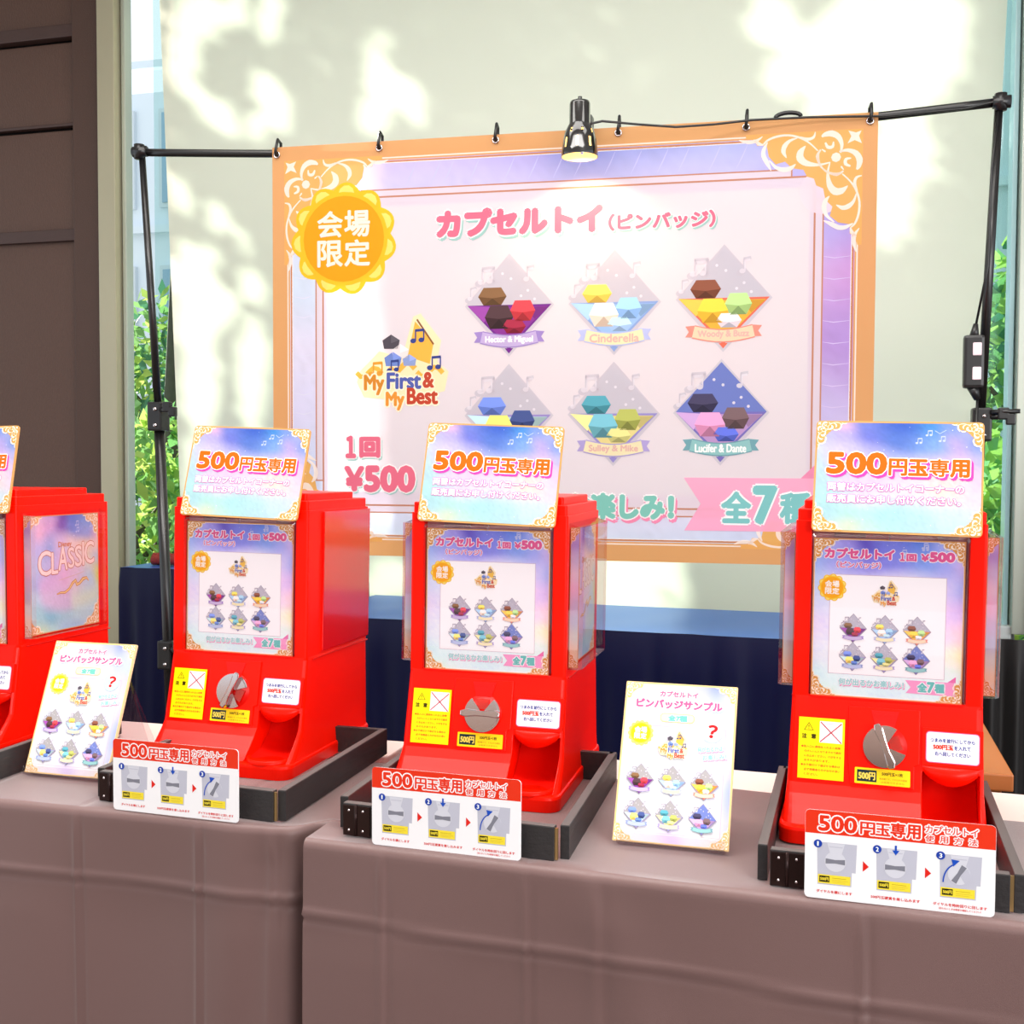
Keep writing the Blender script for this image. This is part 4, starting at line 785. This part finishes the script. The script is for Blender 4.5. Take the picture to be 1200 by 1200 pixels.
    mb = MB(); mb.prism(hp, -.0165, -.006, M=M); hd = mb.build('dial_handle', CHROME, kb); md = hd.modifiers.new('bevel', 'BEVEL'); md.width = .0014; md.segments = 2
    mb = MB(); mb.prism([(-.008, .006), (.008, .006), (.010, .021), (-.010, .021)], -.0065, -.002, M=M); mb.build('coin_window', acrylic('red_clear_window', (250, 120, 110), .12), kb)
    # price sticker
    A = Art(); A.rr(0, 0, 69, 20.5, 1.2, (255, 226, 20), 1); A.rect(3, 2.6, 27.5, 17.6, (24, 44, 52), 2); A.text('500円', 5, 5.6, 25.5, 15, (236, 214, 90), .45, 3)
    A.text('500円玉×1枚', 34, 3.8, 60, 8.2, (90, 70, 10), .15, 2, ncopy=4); A.text('専用機です。それ以外の硬貨', 31, 11.4, 65, 13.8, (200, 160, 20), .05, 2, ncopy=4); A.text('は使用できません', 33, 15.6, 62, 18, (200, 160, 20), .05, 2, ncopy=4)
    s_ = A.build('price_sticker', cp, 69, 20.5, loc=(-.0018, -.0046, (.0690 - cz) * K))
    # instruction plate
    mb = MB(); mb.prism([(a + .0835, b + (.1222 - cz) * K) for a, b in rrect(.0735, .048, .0015, 3)], -.0048, .002); ip = mb.build('instruction_plate', RED, t, (0, 0, cz), rot)
    A = Art(); A.rr(0, 0, 65, 39.5, 4.5, (250, 120, 170), 1); A.rr(1, 1, 64, 38.5, 4, (252, 250, 254), 2); BL_ = (58, 70, 150)
    A.text('つまみを並行にしてから', 5.5, 8.2, 59, 13.4, BL_, .22, 3, ncopy=6); A.text('500円玉', 9, 16.4, 33, 22.4, (232, 52, 20), .45, 3, ncopy=6); A.text('を入れて', 34.5, 16.6, 54, 22, BL_, .22, 3, ncopy=6); A.text('右へ回してください', 11, 25.2, 54, 30.4, BL_, .22, 3, ncopy=6)
    A.build('lettering', ip, 65, 39.5, loc=(.0835, -.0049, (.1222 - cz) * K - .01975))
    make_warning(t)
    # outlet: visor, inner walls, cup
    vs = []; N = 20
    for row, (zf, pf) in enumerate(((.0995, .001), (.0985, .008), (None, 1))):
        for i in range(N + 1):
            u = i / N; s = math.sin(PI * u) ** .7; x = .0475 + .069 * u
            if row == 0: vs.append((x, YS(.0995) - .001, .0995))
            elif row == 1: vs.append((x, YS(.0975) - .003 - .010 * s, .0975))
            else: z = .0925 - .0165 * s; vs.append((x, YS(z) - .0005 - .0075 * s, z))
    for i in range(N + 1):
        u = i / N; s = math.sin(PI * u) ** .7; z = .0915 - .0155 * s; vs.append((.0475 + .069 * u, YS(z) + .008, z + .002))
    n1 = N + 1; fs = [(j * n1 + i, (j + 1) * n1 + i, (j + 1) * n1 + i + 1, j * n1 + i + 1) for j in range(3) for i in range(N)]
    link('outlet_visor', mesh('outlet_visor', vs, fs, RED, smooth=True), t)
    mb = MB(); vs = []; N = 16
    for j, (rr_, z) in enumerate(((.0345, .0215), (.0345, .0275), (.0305, .0275), (.029, .0235), (0.001, .0228))):
        for i in range(N + 1): a = PI + PI * i / N; vs.append((.082 + rr_ * math.cos(a), -.052 + rr_ * math.sin(a) * .95, z))
    n1 = N + 1; mb.add(vs, [(j * n1 + i, (j + 1) * n1 + i, (j + 1) * n1 + i + 1, j * n1 + i + 1) for j in range(4) for i in range(N)], 0, True); mb.build('outlet_cup', RED, t)
    mb = MB(); vs = []
    for j, (z, yy) in enumerate(((.023, -.045), (.030, -.005), (.050, .022), (.085, .045))):
        for i in range(N + 1): u = i / N; vs.append((.0475 + .069 * u, yy + .012 * math.sin(PI * u) - .006, z - .004 * math.sin(PI * u)))
    mb.add(vs, [(j * n1 + i, j * n1 + i + 1, (j + 1) * n1 + i + 1, (j + 1) * n1 + i) for j in range(3) for i in range(N)], 0, True); mb.build('outlet_ramp', DRED, t)
    return t
MAC = [(-1.438, 1.641, -.005, -.003, -.001), (-.926, 1.670, .012, .025, -.011), (-.493, 1.627, .020, .017, -.002), (.069, 1.588, -.031, .013, .011)]
SGN = [(.010, -.024, .016, .009), (-.002, .011, -.010, -.024), (-.004, .001, -.019, -.007), (.004, .012, -.006, -.007)]
MLAB = ['red capsule vending machine cut off by the photo\'s left edge', 'red capsule vending machine with a bare glossy red side', 'red capsule vending machine with its chrome dial handle level', 'red capsule vending machine nearest the right edge, seen square on']
SLAB = ['gold-edged coin sign half cut off at the left edge', 'gold-edged coin sign tilted back on the bare-sided machine', 'gold-edged coin sign on the machine with the level dial', 'gold-edged coin sign on the rightmost machine']
sign0 = make_sign()
for i in range(4):
    X, Y, a, rr_, rp_ = MAC[i]; rr_ *= .6; rp_ *= .6
    m = make_machine(i, (-1, 1) if i != 1 else ()); m.location = (X, Y, TZ + .0035 + abs(rr_) * .05); m.rotation_euler = (rp_, rr_, a)
    tag(m, MLAB[i], 'vending machine', 'capsule machines on the brown tables')
    dx, dst, dr, dy = SGN[i]; s_ = sign0 if i == 0 else copy_tree(sign0)
    MM = Matrix.Translation((X, Y, TZ)) @ Matrix.Rotation(a, 4, 'Z') @ Matrix.Rotation(MAC[i][4], 4, 'X') @ Matrix.Rotation(MAC[i][3], 4, 'Y') @ Matrix.Translation((dx, -.0144, .4011)) @ Matrix.Rotation(dy, 4, 'Z') @ Matrix.Rotation(-(.2518 + dst), 4, 'X') @ Matrix.Rotation(-dr, 4, 'Y')
    s_.matrix_world = MM; tag(s_, SLAB[i], 'sign', 'coin signs on the machines')
    # clear strut holding the sign against the lid
# --- hinged black wooden frames round the machines
def tray(xl, xr, yl, yr, yb, fl, fr, lean, label):
    """left and right board front ends at yl, yr; front board from fl to fr (its front face)"""
    cx = (xl + xr) / 2; t = tag(empty('wooden_tray_frame', (cx, yr, TZ + .003)), label, 'frame', 'black wooden frames round the machines'); H_ = .0425
    for x0, y0, sg in ((xl, yl, 1), (xr, yr, -1)):
        mb = MB(); q = (0, .0115) if sg > 0 else (-.0115, 0)
        mb.box(q[0], q[1], 0, yb - y0, 0, H_ - .0008, bev=.0008); sb = mb.build('side_board', WOODK, t, (x0 - cx, y0 - yr, 0), (0, 0, lean)); mb = MB(); mb.box(q[0] + .0006, q[1] - .0006, .0006, yb - y0 - .0006, H_ - .0008, H_, 0); mb.build('top_edge', WOODT, sb)
    L = math.hypot(fr[0] - fl[0], fr[1] - fl[1]); an = math.atan2(fr[1] - fl[1], fr[0] - fl[0])
    mb = MB(); mb.box(0, L, 0, .012, 0, H_ - .0008, bev=.0008); fb = mb.build('front_board', WOODK, t, (fl[0] - cx, fl[1] - yr, 0), (0, 0, an)); mb = MB(); mb.box(.0006, L - .0006, .0006, .0114, H_ - .0008, H_, 0); mb.build('top_edge', WOODT, fb)
    mb = MB(); mb.box(.014, xr - xl - .014, -.012, 0, 0, H_, bev=.0008); mb.build('back_board', WOODK, t, (xl - cx, yb - yr, 0), (0, 0, 0))
    mb = MB(); mb.box(.001, .0185, -.0016, 0, .001, H_ - .002, bev=.0005); mb.box(.0205, .040, -.0016, 0, .001, H_ - .002, bev=.0005)
    mb.tube([(.0195, -.0018, .001), (.0195, -.0018, H_ - .001)], .0020, n=8); hg = mb.build('hinge', HINGE, fb)
    for ox in (.010, .030):
        for z in (.008, .034):
            b = bmesh.new(); bmesh.ops.create_uvsphere(b, u_segments=10, v_segments=6, radius=.0019); mb = MB(); mb.bm(b, 0, True, Matrix.Translation((ox, -.002, z))); mb.build('screw', CHROME, hg)
    mb = MB(); mb.box(L, L + .004, .003, .006, .001, H_ - .002); mb.build('brass_hinge', mat('brass', (190, 160, 110), .3, metal=.9), fb)
    return t
tray(-1.535, -1.222, 1.43, 1.40, 1.79, (-1.522, 1.415), (-1.238, 1.398), .0, 'black wooden frame board round the machine at the left edge')
tray(-1.024, -.709, 1.440, 1.410, 1.792, (-1.010, 1.424), (-.724, 1.402), .012, 'black wooden frame round the bare-sided machine')
tray(-.628, -.306, 1.408, 1.370, 1.745, (-.612, 1.381), (-.323, 1.359), .025, 'black wooden frame round the machine with the level dial')
tray(-.079, .208, 1.366, 1.342, 1.735, (-.064, 1.351), (.192, 1.338), -.02, 'black wooden frame round the rightmost machine')
# --- 'how to use' cards leaning on the frames
def make_card():
    t = empty('how_to_card'); w, h = 200, 100.3; RD = (236, 52, 22)
    plate('card_plate', .1995, .1, .0015, .005, mat('card_white', (250, 248, 250), .35), t)
    A = Art(); A.poly([(x + 100, 50.2 - y) for x, y in rrect(199, 99.6, 5, 4)] , (251, 249, 251), .6)
    pr = [(100 + a, 13.2 + b) for a, b in rrect(199, 26.4, 5, 4)]; A.poly(pr, RD, 1.2); A.rect(.5, 14, 199.5, 26.6, RD, 1.25)
    WH = (255, 252, 252)
    for s_, x0, y0, x1, y1, b, c in (('500', 15.5, 6, 55.5, 22.5, .9, RD), ('円', 60, 9, 75, 22.3, .5, RD), ('玉', 76, 9, 91, 22.3, .5, RD), ('専', 92, 7, 107, 22.5, .6, RD), ('用', 108.5, 7.5, 122.5, 22.3, .6, RD), ('カプセルトイ', 128, 5.8, 181.5, 14.2, .15, RD)):
        A.text(s_, x0, y0, x1, y1, WH, b + 1.5, 2, ncopy=10); A.text(s_, x0, y0, x1, y1, c, b, 3.2, ncopy=6)
    for k, ch in enumerate('使用方法'): A.text(ch, 128 + k * 14.8, 17, 136.5 + k * 14.8, 24, WH, 1.4, 2, ncopy=10); A.text(ch, 128 + k * 14.8, 17, 136.5 + k * 14.8, 24, RD, .15, 3.2, ncopy=4)
    A.build('lettering', t, w, h)
    for k, (x, ky) in enumerate(((12.5, 0), (76, 0), (142, 0))):
        A = Art(); G1, G2, G3 = (196, 196, 210), (216, 216, 226), (130, 130, 142)
        A.poly([(x + 1, 36), (x + 44, 36), (x + 43, 68), (x + 39, 68), (x + 38.5, 84), (x + 2, 84)], G1, 1)
        A.poly([(x + 12, 36.5), (x + 31, 36.5), (x + 27, 51), (x + 16, 51)], G2, 2); A.poly([(x + 14, 40), (x + 29, 40), (x + 28.4, 41), (x + 14.6, 41)], G1, 2.5)
        A.disc(x + 21, 57, 11.5, G2, 2.2, 28); a = (0, 0, -60)[k]; ca, sa = math.cos(math.radians(a)), math.sin(math.radians(a))
        if k == 2: A.poly([(x + 21, 57), (x + 30, 50), (x + 34, 60), (x + 28, 68)], G1, 2.6)
        A.poly([(x + 21 + px * ca - py * sa, 57 + px * sa + py * ca) for px, py in ((-10.5, -3), (0, -2), (10.5, -3), (10.5, 3), (0, 2), (-10.5, 3))], G3, 3)
        A.rect(x + 2.5, 72.6, x + 37.5, 82.6, (250, 226, 60), 2); A.rect(x + 4, 74, x + 15, 81, (22, 22, 16), 3); A.text('500円', x + 5, 75.6, x + 14, 79.4, (240, 216, 60), .2, 4, ncopy=4)
        A.rect(x + 18, 75.4, x + 33, 76.1, (205, 180, 40), 3); A.rect(x + 18, 78, x + 35, 78.5, (220, 195, 60), 3); A.rect(x + 18, 80, x + 32, 80.5, (220, 195, 60), 3)
        A.disc(x + 2, 38, 4.6, (28, 66, 170), 4, 20); A.text('123'[k], x + (1.2 if k == 0 else .6), 35.6, x + (2.6 if k == 0 else 3.4), 40.4, (255, 255, 255), .25, 5, ncopy=4)
        BL_ = (28, 80, 190)
        if k == 1: A.rect(x + 20.4, 32, x + 22.6, 38, BL_, 4); A.poly([(x + 17.6, 37.5), (x + 25.4, 37.5), (x + 21.5, 43)], BL_, 4)
        if k == 2: A.stroke([(x + 5 + 15 * (1 - math.cos(q)), 67 - 21 * math.sin(q)) for q in [1.35 * j / 12 for j in range(13)]], 1.4, BL_, 4); A.poly([(x + 13, 41), (x + 21.5, 42), (x + 15, 49)], BL_, 4)
        cap = ('ダイヤルを横にします', '500円玉硬貨を差し込みます', 'ダイヤルを時計回りに回します')[k]; xx = ((13.5, 52), (72, 123.5), (137, 192))[k]
        A.text(cap, xx[0], 90, xx[1], 93.4, (222, 50, 50), .12, 2, ncopy=4)
        if k == 2: A.text('（回らないときは硬貨を確認してください）', 143, 95, 186, 97.4, (222, 80, 80), .05, 2, ncopy=4)
        if k < 2: xt = (63, 128.2)[k]; A.poly([(xt, 53), (xt + 6.4, 59), (xt, 65)], (228, 36, 26), 2)
        A.build('step_picture', t, w, h)
    return t
card0 = make_card()
for i, (x, y, a, lab) in enumerate(((-.867, 1.397, -.038, 'how-to-use card leaning at the bare-sided machine'), (-.462, 1.360, -.040, 'how-to-use card leaning at the machine with the level dial'), (.075, 1.331, -.030, 'how-to-use card leaning at the rightmost machine'))):
    c = card0 if i == 0 else copy_tree(card0); c.location = (x, y - .006, TZ + .0025); c.rotation_euler = (0, 0, a); tag(c, lab, 'sign', 'how-to-use cards')
# --- pin badge sample boards on clear easels
PAL_SMP = [[(232, 226, 214), (222, 226, 240), (215, 225, 242), (225, 222, 242), (195, 200, 235), (150, 165, 225), (215, 210, 232)],
           [(230, 235, 225), (226, 228, 240), (226, 222, 238), (232, 224, 238), (228, 222, 240), (205, 212, 240), (205, 215, 240)],
           [(214, 238, 215), (225, 236, 236), (226, 216, 234), (236, 232, 240), (238, 230, 240), (225, 222, 242), (222, 205, 236)],
           [(215, 236, 236), (240, 242, 246), (244, 244, 248), (246, 246, 250), (246, 246, 250), (238, 236, 246), (236, 205, 232)],
           [(232, 228, 246), (244, 244, 250), (246, 246, 250), (248, 248, 252), (248, 248, 252), (236, 236, 250), (180, 190, 240)],
           [(240, 236, 246), (246, 246, 250), (248, 248, 252), (248, 248, 252), (248, 248, 252), (244, 240, 250), (215, 215, 245)],
           [(240, 236, 230), (246, 244, 246), (242, 236, 248), (225, 210, 246), (245, 240, 248), (248, 244, 240), (246, 238, 226)]]
def make_sample():
    t = empty('pin_badge_sample_board'); w, h = 148, 210
    plate('board', .148, .21, .004, .0015, mat('board_edge_cream', (246, 216, 168), .5), t)
    galaxy('printed_background', w - 1, h - 1, PAL_SMP, t, 40, 56, .25, .01, loc=(0, -.0003, .0005), seed=4, gain=.9)
    A = Art(); A.frame(.5, .5, w - .5, h - .5, 2, (246, 208, 138), 1); A.frame(12, 58, 136, 196, .4, (214, 180, 190), 1.5); corners4(A, w, h, 26, 1.6, 1.5, (236, 196, 130), (255, 246, 228))
    A.build('corner_ornament', t, w, h, loc=(0, -.0003, 0))['kind'] = 'stuff'
    A = Art(); WH = (255, 250, 254)
    outlined(A, 'カプセルトイ', 47, 11, 97, 18, (228, 110, 150), .5, WH, 1.2); outlined(A, 'ピンバッジサンプル', 16.5, 23, 129, 34, (232, 96, 148), .8, WH, 2, (200, 225, 230), (.8, 1.2), 1.6)
    A.rr(49, 40.5, 94.5, 52.5, 5, (232, 206, 140), 2); A.rr(50, 41.5, 93.5, 51.5, 4.2, (246, 234, 196), 2.4); outlined(A, '全7種', 60, 43, 84.5, 50.5, (120, 205, 190), .6, WH, 1.4, l=3)
    seal(A, 25, 69, 17, 3, ((255, 226, 90), (255, 236, 130), (255, 205, 20)), 15); seal_text(A, 25, 69, 8, (255, 250, 235), 6, .35)
    A.disc(118, 62, 14, (200, 232, 236), 3, 28); A.text('？', 113, 53, 124, 69, (215, 30, 34), .9, 4, rot=.15)
    for s_, x0, y0, x1, y1 in (('何が出るかは', 101, 81, 133, 87.5), ('お楽しみ！', 108, 91, 138, 97.5)): outlined(A, s_, x0, y0, x1, y1, (150, 215, 205), .3, WH, 1, (240, 160, 200), (.7, 1), .8, rot=-.12, l=4)
    A.build('lettering', t, w, h, loc=(0, -.0004, 0))
    A = Art(); logo(A, 69.5, 82, 39, 14); q = A.build('pin_badge', t, w, h)
    for k, (x, y) in enumerate(((29.5, 129), (71, 129), (113, 130.5), (29.5, 173), (71, 173.5), (113, 174))):
        A = Art(); badge(A, 0, 0, 34, k, 13, (176, 170, 172), name=False, crisp=True)
        S = 34; edge = [(-.53, .01), (0, -.59), (.53, .01), (0, .60)]
        for i in range(4):
            a, b = edge[i], edge[(i + 1) % 4]; n0 = len(A.v); A.v += [(a[0] * S, a[1] * S, 13), (b[0] * S, b[1] * S, 13), (b[0] * S, b[1] * S, 2), (a[0] * S, a[1] * S, 2)]; A.f.append((n0, n0 + 1, n0 + 2, n0 + 3)); A.mi.append(A.ci((168, 160, 176)))
        A.build('pin_badge', t, 0, 0, loc=((x - w / 2) / 1000, 0, (h - y) / 1000))
    # clear easel: lip, back sheet, rear leg
    mb = MB(); mb.box(-.066, .070, -.016, .010, -.0035, -.0005, bev=.0005); mb.box(-.066, .070, -.0165, -.0145, -.0035, .010); mb.box(-.060, .068, .0045, .0070, -.003, .17)
    e = mb.build('easel', ACR, t); return t, e
smp0, es = make_sample()
SMP = ((-.1925, 1.443, .444, -.02, 'pin badge sample board between the two right-hand machines'), (-1.129, 1.507, .395, .0, 'pin badge sample board beside the bare-sided machine'))
for i, (x, y, tilt, yaw, lab) in enumerate(SMP):
    c = smp0 if i == 0 else copy_tree(smp0); c.location = (x, y, TZ + .0075); c.rotation_euler = (-tilt, 0, yaw); tag(c, lab, 'board', 'pin badge sample boards')
    leg = MB(); L = .165; leg_m = Matrix.Rotation(tilt * 2.1, 4, 'X')
    leg.box(-.030, .060, 0, .0025, -L, 0, M=Matrix.Translation((0, .007, .168)) @ leg_m); leg.build('easel_leg', ACR, c)
